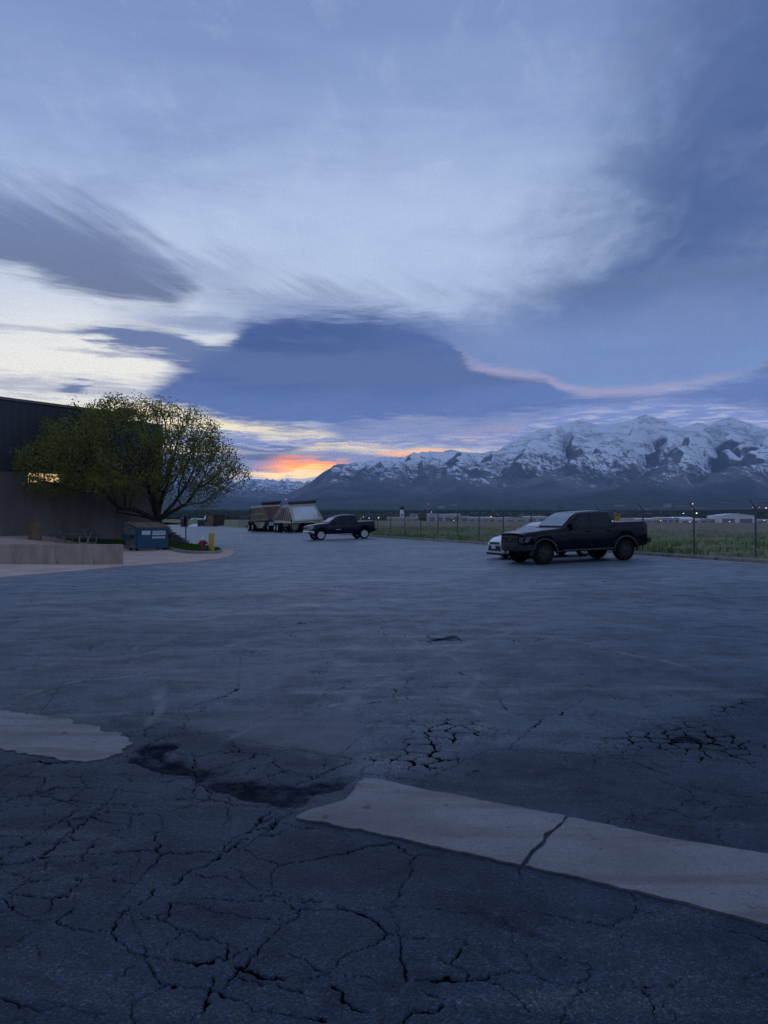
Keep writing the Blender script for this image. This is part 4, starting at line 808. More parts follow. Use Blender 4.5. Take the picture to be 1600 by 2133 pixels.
for s0, s1 in ((x0 - .05, -.015), (.015, x1 + .05)):
    b_ = MB(); k0 = 8
    for i in range(k0):
        ya, yb = -.12 + (D_ + .1) * i / k0, -.12 + (D_ + .1) * (i + 1) / k0; za, zb = 1.19 + .255 * i / k0 + .03 * math.sin(i / k0 * 3.1), 1.19 + .255 * (i + 1) / k0 + .03 * math.sin((i + 1) / k0 * 3.1)
        b_.hexa([(s0, ya, za), (s1, ya, za), (s1, yb, zb), (s0, yb, zb)], [(s0, ya, za + .025), (s1, ya, za + .025), (s1, yb, zb + .025), (s0, yb, zb + .025)])
    lid_ = b_.build('lid', M['lid'], du)
    for q in (.25, .5, .75): r_x = s0 + (s1 - s0) * q; MB().hexa([(r_x, -.12, 1.217), (r_x + .03, -.12, 1.217), (r_x + .03, D_ - .02, 1.474), (r_x, D_ - .02, 1.474)], [(r_x, -.12, 1.235), (r_x + .03, -.12, 1.235), (r_x + .03, D_ - .02, 1.50), (r_x, D_ - .02, 1.50)]).build('lid_rib', M['lid'], lid_)
stk = mat('white sticker', (.55, .58, .62), .5, var=.12, vscale=6); ink = mat('sticker print', (.16, .20, .27), .6)
def sticker(xa, xb, za, zb, rows):
    f = lambda z: -.0445 * ((z - .1) / 1.05) - .004
    o = MB().hexa([(xa, f(za), za), (xb, f(za), za), (xb, f(za) + .003, za), (xa, f(za) + .003, za)], [(xa, f(zb), zb), (xb, f(zb), zb), (xb, f(zb) + .003, zb), (xa, f(zb) + .003, zb)]).build('sticker', stk, du)
    for r0, r1, segs in rows:
        for c0, c1 in segs:
            qa, qb = xa + (xb - xa) * c0, xa + (xb - xa) * c1; z0, z1 = za + (zb - za) * r0, za + (zb - za) * r1
            MB().hexa([(qa, f(z0) - .002, z0), (qb, f(z0) - .002, z0), (qb, f(z0), z0), (qa, f(z0), z0)], [(qa, f(z1) - .002, z1), (qb, f(z1) - .002, z1), (qb, f(z1), z1), (qa, f(z1), z1)]).build('print', ink, o)
sticker(-.62, -.14, .82, 1.03, [(.15, .25, [(.2, .5)])]); sticker(-.02, .82 - .1, .80, 1.02, [(.35, .65, [(.06, .12), (.15, .24), (.27, .36), (.40, .5), (.54, .66), (.7, .8), (.84, .92)])]); sticker(-.04, .70, .63, .72, [(.35, .6, [(.06, .18), (.22, .3), (.36, .5), (.55, .68), (.74, .9)])])
for cx in (x0 + .15, x1 - .15):
    for cy in (.15, .85): MB().lathe([(.075, -.025), (.075, .025)], 'y', (cx, cy, .075), 14).build('caster', M['rubber'], du)

# ------------------------------------------------------------------ hydrant, bollard, sign post
hy = thing('fire_hydrant', 'red fire hydrant with white bonnet on the grass island', 'hydrant', (*P3(423, 0, 37.0)[:2], .125))
red = mat('hydrant red', (.28, .022, .028), .5, var=.2, vscale=8); wht = mat('hydrant white', (.55, .55, .56), .5, var=.1)
MB().lathe([(.17, 0), (.17, .04), (.11, .05), (.105, .40), (.145, .41), (.145, .47), (.115, .48), (.115, .50)], 'z', k=24).build('barrel', red, hy, smooth=35)
bo = MB().lathe([(.125, .50), (.12, .55), (.095, .61), (.05, .66), (.03, .665), (.03, .71), (.01, .715)], 'z', k=24).build('bonnet', wht, hy, smooth=35)
for dx, dy, r1, L in ((1, 0, .06, .20), (-1, 0, .06, .20), (0, -1, .08, .20)):
    cp = MB(); cp.bar((dx * .08, dy * .08, .37), (dx * L * .85, dy * L * .85, .37), r1, 16); cp.bar((dx * L * .85, dy * L * .85, .37), (dx * L, dy * L, .37), r1 * 1.2, 8); cp.bar((dx * L, dy * L, .37), (dx * L * 1.12, dy * L * 1.12, .37), .02, 6); cp.build('outlet', red, hy, smooth=35)
MB().path([(.19, 0, .34), (.2, -.03, .26), (.17, -.02, .2), (.12, 0, .18)], .008, 5).build('chain', M['steel'], hy)
bo_ = thing('bollard', 'yellow steel bollard at the tip of the grass island', 'bollard', (*P3(441, 0, 36.85)[:2], .125))
MB().lathe([(.135, 0), (.135, .80), (.125, .83), (.09, .855), (.04, .865)], 'z', k=24).build('post', mat('yellow paint', (.42, .27, .018), .55, var=.2, vscale=5, dirt=((.2, .14, .05), 5, .66)), bo_, smooth=35)
MB().lathe([(.19, -.02), (.19, .012), (.14, .02)], 'z', k=20).build('footing', M['kerb'], bo_)
sp = thing('sign_post', 'thin black sign post on the island edge, its plate seen edge-on', 'sign', (*G(387, 1131, .0)[:2], .0))
MB().bar((0, 0, -.1), (0.02, 0, 1.85), .04, 8).build('post', M['black'], sp); MB().box(-.05, .09, -.28, .30, 1.15, 1.80).build('sign_plate', M['black'], sp, bevel=.03)

# ------------------------------------------------------------------ picnic table and barrel on the ramp
wood = mat('dark grey planks', (.075, .07, .065), .8, var=.3, vscale=3, stretch=(1, 8, 1)); pale = mat('pale frame tube', (.24, .235, .225), .5, var=.12, vscale=6)
pt = thing('picnic_table', 'picnic table with pale bent-tube legs on the ramp', 'table', (*P3(157, 1128, 40.0)[:2], rampz(P3(157, 0, 40.0).x) + .01), R(-14))
for y in (-.31, -.10, .11): MB().box(-1.05, 1.05, y, y + .20, .72, .76).build('top_plank', wood, pt)
for y in (-.78, .56): MB().box(-1.05, 1.05, y, y + .24, .43, .47).build('bench_plank', wood, pt)
for x in (-.72, .72):
    MB().path([(x, -.30, .715), (x, -.1, .42), (x, .18, .03), (x, .70, .03), (x, .76, .12), (x, .74, .42), (x, .60, .425)], .032, 8).path([(x + .07, .30, .715), (x + .07, .1, .42), (x + .07, -.18, .03), (x + .07, -.70, .03), (x + .07, -.76, .12), (x + .07, -.74, .42), (x + .07, -.60, .425)], .032, 8).build('leg', pale, pt, smooth=50)
MB().bar((-.72, 0, .5), (.72, 0, .5), .02, 6).build('brace', pale, pt)
ba = thing('trash_barrel', 'brown waste barrel against the building wall on the ramp', 'barrel', (*P3(73, 1120, 39.5)[:2], rampz(P3(73, 0, 39.5).x) - .01))
MB().lathe([(.30, 0), (.31, .02), (.31, .3), (.325, .31), (.31, .32), (.31, .6), (.325, .61), (.31, .62), (.31, .90), (.325, .92), (.29, .92), (.28, .80)], 'z', k=26).build('drum', mat('brown barrel', (.16, .105, .07), .7, var=.3, vscale=3), ba, smooth=40)

# ------------------------------------------------------------------ unseen block added behind the view to shade the near paving and darken paint reflections
rb_ = thing('rear_shade_block', 'long plain unseen block added behind the viewpoint for shade', 'building', (-3, -7.0, 0), R(4)); MB().box(-30, 26, -14, 0, -.1, 7.6).build('wall', M['bupper'], rb_); MB().box(-30.3, 26.3, -14.3, .3, 7.61, 7.9).build('roof_trim', M['bupper'], rb_)
for x in (-18, -6, 8): d_ = MB().box(x, x + 3.6, .02, .10, 0, 4.0).build('door', M['bupper'], rb_); MB().box(x + 3.2, x + 3.3, .101, .16, 1.0, 1.2).build('handle', M['steel'], d_)

# ================================================================== vehicles (front towards local -x, driver's side towards -y)
def wheel_mesh(parts, Rt, wd, rim_r, spokes, rim_mat, parent, x, y, side):
    """tyre with a rim and spokes as sub-parts"""
    ty = MB().lathe([(rim_r, -wd / 2), (Rt * .93, -wd / 2), (Rt * .985, -wd * .40), (Rt, -wd * .25), (Rt, wd * .25), (Rt * .985, wd * .40), (Rt * .93, wd / 2), (rim_r, wd / 2), (rim_r * .97, wd * .3), (rim_r * .97, -wd * .3), (rim_r, -wd / 2)], 'y', k=36).build('wheel', M['rubber'], parent, smooth=35)
    ty.location = (x, y, Rt)
    f = side * wd / 2
    MB().lathe([(rim_r, f * .55), (rim_r * 1.01, f * 1.02), (rim_r * .90, f * 1.02), (rim_r * .86, f * .5), (.02, f * .42)], 'y', k=32).build('rim', rim_mat, ty, smooth=35)
    sp_ = MB()
    for i in range(spokes):
        a = 2 * math.pi * i / spokes + .2; ca, sa_ = math.cos(a), math.sin(a); w0, w1 = .045, .060; r0, r1 = .05, rim_r * .90
        q = lambda r, s_: (r * ca - s_ * sa_, r * sa_ + s_ * ca)
        pts = [q(r0, -w0), q(r1, -w1), q(r1, w1), q(r0, w0)]
        sp_.slab([(p[0], f * .80, p[1]) for p in pts], (0, f * .16, 0))
    sp_.lathe([(.075, f * .75), (.075, f * 1.0), (.05, f * 1.04)], 'y', k=16); sp_.build('spokes', rim_mat, ty)
    return ty

def vehicle(name, label, cat, loc, rz, pitch, S):
    v = thing(name, label, cat, loc, rot=(0, R(pitch), R(rz)))
    P = S['paint']; xf, xr, hw = S['xf'], S['xr'], S['W'] / 2; Rt = S['R']; Ra = S['arch']; zs = S['sill']
    tp = np.array(S['top']); ftop = lambda x: float(np.interp(x, tp[:, 0], tp[:, 1]))
    def zbot(x):
        z = zs + S.get('nose', .08) * max(0, (xf + .6 - x) / .6) ** 2 + .10 * max(0, (x - xr + .7) / .7)
        for xa in S['axles']:
            if abs(x - xa) < Ra: z = max(z, Rt * .98 + math.sqrt(max(0, Ra ** 2 - (x - xa) ** 2)))
        return z
    def wid(x): return hw - S.get('taper', .16) * max(0, (xf + .55 - x) / .55) ** 2.2 - .06 * max(0, (x - xr + .4) / .4) ** 2
    xs = set(np.linspace(xf, xr, 46).round(3)) | {p for p in tp[:, 0]}
    for xa in S['axles']: xs |= set((xa + Ra * np.sin(np.linspace(-math.pi / 2, math.pi / 2, 19)) * .999).round(3)) | {round(xa - Ra - .004, 3), round(xa + Ra + .004, 3)}
    xs = sorted(x for x in xs if xf <= x <= xr); secs = []
    for x in xs:
        zb, zt, w = zbot(x), ftop(x), wid(x); zt = max(zt, zb + .05); h = zt - zb; cr = S.get('crown', .03)
        half = [(w - .05, zb), (w - .005, zb + min(.06, h * .2)), (w, zb + h * .45), (w - .012, zt - min(.22, h * .4)), (w - .035, zt - .07), (w - .075, zt - .012), (w - .16, zt + cr * .35), (w * .45, zt + cr * .85), (0, zt + cr)]
        secs.append([(x, -y, z) for y, z in half] + [(x, y, z) for y, z in half[-2::-1]])
    body = MB().loft(secs).build('body', P, v, smooth=40)
    ub = MB(); ub.box(xf + .35, xr - .25, -hw + .28, hw - .28, zs - .02, zs + .50)
    for xa in S['axles']: ub.bar((xa, -hw + .15, Rt), (xa, hw - .15, Rt), .07, 8)
    ub.build('underbody', M['under'], v)
    # ---- cab / greenhouse
    C = S['cab']; zb = C['belt']; zr = C['roof']; wb = hw - C.get('inset', .07); tum = C['tumble']; gx = C['x']     # gx: windscreen base, roof front, roof rear, rear base
    hz_ = lambda x: float(np.interp(x, [gx[0], gx[0] + (gx[1] - gx[0]) * .55, gx[1], gx[1] + .35, gx[2] - .3, gx[2], gx[3]], [zb, zb + (zr - zb) * .60, zr - .045, zr - .01, zr, zr - .035, C.get('rearz', zb)]))
    cx = sorted(set(np.linspace(gx[0], gx[3], 30).round(3)) | set(np.round(gx, 3))); secs = []
    wz = lambda z: wb - (z - zb) * tum
    for x in cx:
        zt = max(hz_(x), zb + .004); e = (x - gx[0]) / (gx[3] - gx[0]); k0 = min(1, (zt - zb) / .12)
        half = [(wb, zb - .06), (wb, zb), (wz(zb + (zt - zb) * .5), zb + (zt - zb) * .5), (wz(zt - .05 * k0), zt - .05 * k0), (wz(zt) - .05, zt - .006), (wz(zt) - .16, zt + .012 * k0), (0, zt + .035 * k0)]
        secs.append([(x, -y, z) for y, z in half] + [(x, y, z) for y, z in half[-2::-1]])
    cab = MB().loft(secs).build('cab', P, v, smooth=38)
    for sd in (-1, 1):
        for poly in S['windows']:
            MB().slab([(x, sd * (wz(z) - .004), z) for x, z in poly], (0, sd * .012, .002)).build('side_window', M['glass'], cab)
    a, b_ = gx[0], gx[1]; L = Vector((b_ - a, 0, zr - zb)).normalized(); nn = Vector((-L.z, 0, L.x))
    q0, q1 = .05, .93
    pt_ = lambda f, y: Vector((a + (b_ - a) * f, y, hz_(a + (b_ - a) * f) + .02)) + nn * .006
    ws = MB(); fr = [q0, .3, .55, .75, q1]
    for f0, f1 in zip(fr[:-1], fr[1:]):
        w0, w1 = wz(hz_(a + (b_ - a) * f0)) - .09, wz(hz_(a + (b_ - a) * f1)) - .09
        ws.hexa([pt_(f0, -w0), pt_(f0, w0), pt_(f1, w1), pt_(f1, -w1)], [p + nn * .014 for p in (pt_(f0, -w0), pt_(f0, w0), pt_(f1, w1), pt_(f1, -w1))])
    ws.build('windscreen', M['screen'], cab, smooth=50)
    rz0, rz1 = C.get('rearz', zb) + .05, zr - .07; rx0, rx1 = gx[3], gx[2]
    fx = lambda z: rx0 + (rx1 - rx0) * (z - C.get('rearz', zb)) / (zr - .035 - C.get('rearz', zb)) + .008
    MB().slab([(fx(rz0), -wz(rz0) + .14, rz0), (fx(rz0), wz(rz0) - .14, rz0), (fx(rz1), wz(rz1) - .14, rz1), (fx(rz1), -wz(rz1) + .14, rz1)], (.014, 0, .004)).build('rear_window', M['glass'], cab)
    # ---- wheels
    for xa in S['axles']:
        for sd in (-1, 1): wheel_mesh(None, Rt, S['tw'], S['rim'], S['spokes'], S['rimmat'], v, xa, sd * (hw - S['tw'] / 2 - .015), sd)
        if S.get('flare'):
            for sd in (-1, 1):
                f = MB(); A_ = [math.radians(q) for q in np.linspace(-4, 184, 22)]
                for a0_, a1_ in zip(A_[:-1], A_[1:]):
                    pa = lambda r, a_, y: (xa + r * math.cos(a_), y, Rt * .98 + r * math.sin(a_)); y0, y1 = sd * (hw - .05), sd * (hw + .035)
                    f.hexa([pa(Ra * .97, a0_, y0), pa(Ra * .97, a1_, y0), pa(Ra * 1.10, a1_, y0), pa(Ra * 1.10, a0_, y0)], [pa(Ra * .98, a0_, y1), pa(Ra * .98, a1_, y1), pa(Ra * 1.07, a1_, y1 - sd * .012), pa(Ra * 1.07, a0_, y1 - sd * .012)])
                f.build('wheel_flare', S['flare'], v)
    # ---- seams and handles
    for x in S['seams']:
        for sd in (-1, 1): MB().slab([(x, sd * (hw - .006), zs + .10), (x + .012, sd * (hw - .006), zs + .10), (x + .012, sd * (hw - .03), zb - .02), (x, sd * (hw - .03), zb - .02)], (0, sd * .011, 0)).build('door_seam', M['black'], body)
    for x in S['handles']:
        for sd in (-1, 1): MB().box(x, x + .20, min(sd * (hw - .02), sd * (hw + .025)), max(sd * (hw - .02), sd * (hw + .025)), zb - .19, zb - .145).build('door_handle', P, body, bevel=.008)
    for sd in (-1, 1):
        y0 = sd * (wb - .02); mo = MB(); mx_ = S['mirror']; mo.loft([[(mx_ + dx, y0 + sd * dy, zb + .08 + dz) for dx, dz in ((-.07 * sc, -.10 * sc), (.05 * sc, -.10 * sc), (.07 * sc, .10 * sc), (-.05 * sc, .11 * sc))] for dy, sc in ((.06, .8), (.12, 1.0), (.26, 1.0), (.30, .8))]); mo.bar((mx_, y0, zb + .02), (mx_, y0 + sd * .14, zb + .04), .03, 6); mo.build('wing_mirror', S.get('mirmat', M['black']), v)
    return v, body

paint_blk = mat('black car paint', (0.002, 0.003, 0.010), .18, spec=.16, coat=.15, var=.3, vscale=4); paint_nav = mat('dark blue car paint', (0.003, 0.005, 0.020), .18, spec=.18, coat=.18, var=.3, vscale=4)
paint_wht = mat('white car paint', (.60, .62, .66), .30, coat=.7, var=.05); rim_dk = mat('dark rim', (.022, .022, .026), .3, .3, var=.2, vscale=10); rim_al = mat('alloy rim', (.50, .51, .53), .35, .25, var=.1, vscale=10)
lamp_dk = mat('smoked headlamp', (.05, .06, .07), .12, spec=.6); lamp_cl = mat('clear headlamp', (.34, .35, .36), .18, .2, var=.25, vscale=20); lamp_rd = mat('tail lamp red', (.25, .012, .012), .2); flare_m = mat('flare plastic', (.010, .012, .018), .45)
chrome2 = mat('dull chrome strip', (.22, .23, .25), .3, .9); plate_m = mat('number plate', (.55, .56, .58), .5, var=.08, vscale=12)
def grounded(px, py):
    """spot on the sloping paving under a pixel"""
    z = 0.0
    for _ in range(12): p = G(px, py, z); z = lz(p[0], p[1])
    return Vector((p[0], p[1], z))
SLOPE = -math.degrees(math.atan2(.17 * 1.35, 9.5))                # nose-down while backed up to the kerb

# ---- near pickup
S = dict(paint=paint_blk, xf=-2.80, xr=2.74, W=2.02, R=.43, arch=.53, sill=.50, nose=.02, axles=(-2.0, 1.66), tw=.30, rim=.265, spokes=8, rimmat=rim_dk, flare=flare_m,
         top=[(-2.80, 1.15), (-2.55, 1.215), (-1.9, 1.285), (-1.12, 1.34), (-1.0, 1.37), (.95, 1.38), (1.12, 1.44), (1.17, 1.475), (2.68, 1.495), (2.74, 1.47)],
         cab=dict(belt=1.36, roof=1.955, tumble=.30, x=(-1.15, -.34, .98, 1.16), rearz=1.44), crown=.04,
         windows=[[(-.72, 1.40), (-.66, 1.47), (-.28, 1.83), (-.02, 1.885), (.05, 1.885), (.05, 1.40)], [(.12, 1.40), (.12, 1.885), (.80, 1.875), (.96, 1.78), (1.0, 1.42), (.98, 1.40)]],
         seams=(-.95, .085, 1.08, 1.16), handles=(-.16, .76), mirror=-.72)
w_fl = grounded(1135, 1176.5); c0 = w_fl + TV * .93 + NV * 1.89
trk, body = vehicle('pickup_truck', 'black lifted crew-cab pickup truck in front of the white car', 'truck', (c0.x, c0.y, lz(c0.x, c0.y) - .005), KR, SLOPE, S); trk.scale = (.945,) * 3
def fbox(par, nm, mt, x0, x1, y0, y1, z0, z1, bev=.012): return MB().box(x0, x1, y0, y1, z0, z1).build(nm, mt, par, bevel=bev)
gr = fbox(trk, 'grille', M['black'], -2.880, -2.740, -.62, .62, .74, 1.10, .03)
for z in (1.045, .93, .79): fbox(gr, 'grille_bar', chrome2 if z != .93 else M['black'], -2.900, -2.875, -.58, .58, z - .012, z + .016, .006)
MB().lathe([(.10, -.006), (.10, .006), (.085, .012)], 'x', (0, 0, 0), 20).build('badge', chrome2, gr).matrix_local = Matrix.Translation((-2.895, 0, .955)) @ Matrix.Diagonal((1, 1, .45, 1))
for sd in (-1, 1):
    MB().slab([(-2.850, sd * .64, .82), (-2.850, sd * .64, 1.06), (-2.760, sd * .86, 1.075), (-2.540, sd * .965, 1.08), (-2.540, sd * .968, .98), (-2.680, sd * .94, .84)], (-.03, sd * .02, 0)).build('headlight', lamp_dk, trk)
    fbox(trk, 'tail_light', lamp_rd, 2.680, 2.755, min(sd * .78, sd * .945), max(sd * .78, sd * .945), 1.06, 1.42, .01)
    MB().bar((-1.25, sd * 1.03, .50), (1.05, sd * 1.03, .50), .05, 8).build('running_board', M['black'], trk)
    fbox(trk, 'bed_rail', chrome2, 1.20, 2.680, min(sd * .80, sd * .93), max(sd * .80, sd * .93), 1.49, 1.515, .008)
MB().loft([[(-2.940 + ox, y, z) for ox, z in ((0, .56), (0, .74), (.05, .77), (.3, .77), (.3, .56))] for y, ox in ((-.98, .30), (-.80, .10), (-.4, .02), (0, 0), (.4, .02), (.80, .10), (.98, .30)) for ox in (ox,)] and [[(-2.940 + o + dx, y, z) for dx, z in ((0, .56), (-.01, .72), (.04, .76), (.3, .76), (.3, .56))] for y, o in ((-.98, .30), (-.80, .10), (-.4, .02), (0, 0), (.4, .02), (.80, .10), (.98, .30))]).build('front_bumper', M['black'], trk, smooth=40)
fbox(trk, 'bumper_trim', chrome2, -2.955, -2.930, -.45, .45, .715, .74, .004); fbox(trk, 'lower_grille', M['under'], -2.880, -2.730, -.60, .60, .50, .575)
fbox(trk, 'rear_bumper', M['black'], 2.720, 2.940, -.95, .95, .66, .86, .03); fbox(trk, 'tailgate_handle', M['black'], 2.735, 2.765, -.12, .12, 1.28, 1.36)
MB().path([(-1.10, -.62, 1.405), (-.98, .05, 1.425)], .012, 6).path([(-1.10, .10, 1.405), (-.98, .68, 1.425)], .012, 6).build('wiper', M['black'], trk)

# ---- far pickup
S = dict(paint=paint_nav, xf=-2.78, xr=2.52, W=2.00, R=.40, arch=.50, sill=.48, nose=.05, axles=(-1.93, 1.62), tw=.27, rim=.275, spokes=6, rimmat=rim_al,
         top=[(-2.78, 1.08), (-2.55, 1.17), (-1.9, 1.25), (-1.2, 1.31), (-1.0, 1.33), (.9, 1.34), (1.10, 1.36), (1.16, 1.37), (2.46, 1.39), (2.52, 1.36)],
         cab=dict(belt=1.32, roof=1.93, tumble=.30, x=(-1.30, -.30, .92, 1.12), rearz=1.36), crown=.04,
         windows=[[(-.85, 1.36), (-.78, 1.45), (-.28, 1.80), (-.02, 1.86), (.03, 1.86), (.03, 1.36)], [(.10, 1.36), (.10, 1.86), (.74, 1.85), (.90, 1.76), (.95, 1.38), (.93, 1.36)]],
         seams=(-1.0, .065, 1.04, 1.14), handles=(-.18, .70), mirror=-.80)
w_fl = grounded(669, 1125.6); c1 = w_fl + TV * .91 + NV * 1.83
tr2, body = vehicle('pickup_truck', 'dark blue pickup truck with silver wheels and chrome bumper beside the trailers', 'truck', (c1.x, c1.y, lz(c1.x, c1.y) - .005), KR, SLOPE, S); tr2.scale = (.945,) * 3
gr = fbox(tr2, 'grille', M['chrome'], -2.93, -2.80, -.56, .56, .80, 1.08, .03)
for y in (-.36, .0, .36): fbox(gr, 'grille_slot', M['black'], -2.945, -2.925, y - .13, y + .13, .85, 1.03, .01)
for sd in (-1, 1):
    MB().slab([(-2.90, sd * .58, .82), (-2.88, sd * .58, 1.06), (-2.74, sd * .86, 1.10), (-2.50, sd * .965, 1.12), (-2.50, sd * .97, .95), (-2.70, sd * .93, .84)], (-.03, sd * .025, 0)).build('headlight', lamp_cl, tr2)
    fbox(tr2, 'tail_light', lamp_rd, 2.42, 2.535, min(sd * .80, sd * .955), max(sd * .80, sd * .955), 1.00, 1.33, .01)
    fbox(tr2, 'door_badge', M['chrome'], -.75, -.30, min(sd * 1.0, sd * 1.008), max(sd * 1.0, sd * 1.008), .78, .81, .002)
MB().loft([[(-3.0 + o + dx, y, z) for dx, z in ((0, .56), (-.01, .70), (.04, .75), (.3, .75), (.3, .56))] for y, o in ((-.97, .30), (-.80, .10), (-.4, .02), (0, 0), (.4, .02), (.80, .10), (.97, .30))]).build('front_bumper', M['chrome'], tr2, smooth=40)
fbox(tr2, 'number_plate', plate_m, -3.03, -3.015, -.16, .16, .50, .62, .003); fbox(tr2, 'rear_bumper', M['black'], 2.50, 2.68, -.93, .93, .62, .80, .03)

# ---- white saloon behind the near pickup
S = dict(paint=paint_wht, xf=-2.28, xr=2.32, W=1.83, R=.32, arch=.38, sill=.24, nose=.02, axles=(-1.36, 1.34), tw=.21, rim=.215, spokes=5, rimmat=rim_al, taper=.30,
         top=[(-2.28, .62), (-2.2, .70), (-2.0, .80), (-1.6, .89), (-1.0, .955), (-.8, .97), (1.2, 1.0), (1.7, 1.03), (2.2, 1.02), (2.32, .95)],
         cab=dict(belt=.97, roof=1.44, tumble=.42, x=(-.98, -.10, .75, 1.70), rearz=1.03), crown=.07,
         windows=[[(-.55, 1.01), (-.02, 1.30), (.12, 1.34), (.12, 1.01)], [(.18, 1.01), (.18, 1.345), (.70, 1.32), (1.12, 1.10), (1.1, 1.02)]], seams=(-.8, .15, 1.05), handles=(-.1, .82), mirror=-.55, mirmat=paint_wht)
p = UT(uof(c0.x, c0.y) + 2.92 - 1.15, tof(c0.x, c0.y) + 2.9); f0 = p; c2 = f0 + NV * 2.28
car, body = vehicle('white_car', 'small white saloon car mostly hidden behind the black pickup', 'car', (c2.x, c2.y, lz(c2.x, c2.y)), KR, SLOPE, S)
MB().slab([(-2.31, -.36, .60), (-2.31, .36, .60), (-2.295, .40, .68), (-2.295, -.40, .68)], (.08, 0, 0)).build('upper_grille', M['black'], car)
MB().slab([(-2.315, -.50, .34), (-2.315, .50, .34), (-2.31, .44, .53), (-2.31, -.44, .53)], (.08, 0, 0)).build('lower_grille', M['black'], car)
fbox(car, 'number_plate', plate_m, -2.345, -2.32, -.16, .16, .42, .55, .003); fbox(car, 'front_lip', M['black'], -2.30, -2.0, -.70, .70, .17, .25, .01)
for sd in (-1, 1):
    MB().slab([(-2.22, sd * .50, .655), (-2.10, sd * .70, .64), (-1.86, sd * .845, .72), (-1.88, sd * .82, .79), (-2.16, sd * .60, .735)], (-.035, sd * .03, .015)).build('headlight', lamp_dk, car)
    fbox(car, 'tail_light', lamp_rd, 2.22, 2.33, min(sd * .5, sd * .84), max(sd * .5, sd * .84), .78, .93)

# ================================================================== hopper trailers and yard containers
M['cream'] = mat('cream trailer paint', (.42, .39, .33), .6, var=.15, vscale=1.2, dirt=((.17, .11, .07), 1.8, .60)); M['tan'] = mat('tan trailer paint', (.27, .225, .155), .65, var=.2, vscale=1.0, dirt=((.13, .085, .05), 1.6, .60))
M['rust'] = mat('rusty brown panel', (.135, .065, .042), .8, var=.3, vscale=1.4, dirt=((.06, .03, .02), 1.9, .60)); M['white_panel'] = mat('worn white panel', (.55, .56, .58), .5, var=.08, vscale=1.0, dirt=((.16, .12, .10), 1.1, .655))
M['tarp'] = mat('dark rolled tarp', (.014, .018, .035), .6, var=.3, vscale=3); M['frame'] = mat('dark chassis', (.025, .022, .02), .8, var=.3)
def dual(par, x, y, z, dirv, rim):
    """one dual wheel; dirv points outwards along the axle"""
    d = Vector(dirv); ty = MB()
    ang = math.atan2(d.y, d.x)
    for off in (0.0, -.33): ty.lathe([(.26, -.12), (.46, -.13), (.50, -.10), (.515, -.05), (.515, .05), (.50, .10), (.46, .13), (.26, .12), (.25, 0), (.26, -.12)], 'x', (off, 0, 0), 28)
    t = ty.build('wheel', M['rubber'], par, smooth=35); t.location = (x, y, z); t.rotation_euler = (0, 0, ang)
    MB().lathe([(.27, .06), (.28, .125), (.24, .12), (.20, .03), (.10, .02), (.09, .10), (.04, .12)], 'x', (0, 0, 0), 24).build('rim', rim, t, smooth=35)
def trailer_face(par, pts, nm, mt, thick, inward): return MB().slab(pts, Vector(inward) * thick).build(nm, mt, par)
rimw = mat('pale steel rim', (.36, .36, .37), .5, .2, var=.25, vscale=9)

def on_plane(px, py, a, b_, c_):
    """the point seen at (px, py) that lies in the plane of three others"""
    a, b_, c_ = Vector(a), Vector(b_), Vector(c_); q = (b_ - a).cross(c_ - a); e = Vector((0, 0, EYE)); d = P3(px, py, 1.0) - e
    return e + d * ((a - e).dot(q) / d.dot(q))
# ---- cream trailer with a ribbed end (right of the pair)
YB = 82.0
top = [P3(588, 1056, 83.5), P3(604, 1055, 81.2), P3(655, 1052, 84.2), P3(640, 1053.5, 86.5)]; bot = [P3(571, 1084, 83.3), P3(613, 1086, 80.0), P3(672, 1082.5, 83.8), P3(632, 1081, 87.2)]; bot[0] = on_plane(571, 1084, top[0], top[1], bot[1]); bot[2] = on_plane(672, 1082.5, top[1], top[2], bot[1])
org = Vector((P3(620, 0, 83).x, 83.0, .12)); ht = thing('hopper_trailer', 'cream belly-dump trailer with ribbed end and white side beside the blue pickup', 'trailer', org)
L_ = lambda p: Vector(p) - org
T_ = [L_(p) for p in top]; B_ = [L_(p) for p in bot]
MB().hexa(B_, T_).build('hopper', M['cream'], ht)
cen = sum((p for p in T_ + B_), Vector()) / 8
def nrm(a, b_, c_):
    q = (b_ - a).cross(c_ - a).normalized(); return q if q.dot((a + b_ + c_) / 3 - cen) > 0 else -q
n_end = nrm(B_[0], B_[1], T_[0]); n_sd = nrm(B_[1], B_[2], T_[1])
lerp4 = lambda i, j, f, g: (B_[i] * (1 - f) + B_[j] * f) * (1 - g) + (T_[i] * (1 - f) + T_[j] * f) * g
trailer_face(ht, [lerp4(0, 1, .04, .03), lerp4(0, 1, .96, .03), lerp4(0, 1, .95, .97), lerp4(0, 1, .05, .97)], 'end_sheet', M['rust'], .03, n_end)  # dark sheet standing in for shade in the recesses between the ribs
for i in range(9):
    f = .10 + .80 * i / 8; a, b_ = lerp4(0, 1, f, .06) + n_end * .01, lerp4(0, 1, f, .95) + n_end * .01; MB().bar(a + n_end * .06, b_ + n_end * .06, .065, 4).build('rib', M['cream'], ht)
for i in (0, 1): MB().bar(lerp4(0, 1, float(i), 0) + n_end * .07, lerp4(0, 1, float(i), 1) + n_end * .07, .10, 4).build('corner_rail', M['cream'], ht)
MB().bar(B_[2] + n_sd * .06, T_[2] + n_sd * .06, .09, 4).build('corner_rail', M['cream'], ht)
trailer_face(ht, [lerp4(1, 2, .05, .08), lerp4(1, 2, .96, .08), lerp4(1, 2, .95, .92), lerp4(1, 2, .06, .92)], 'side_panel', M['white_panel'], .03, n_sd)
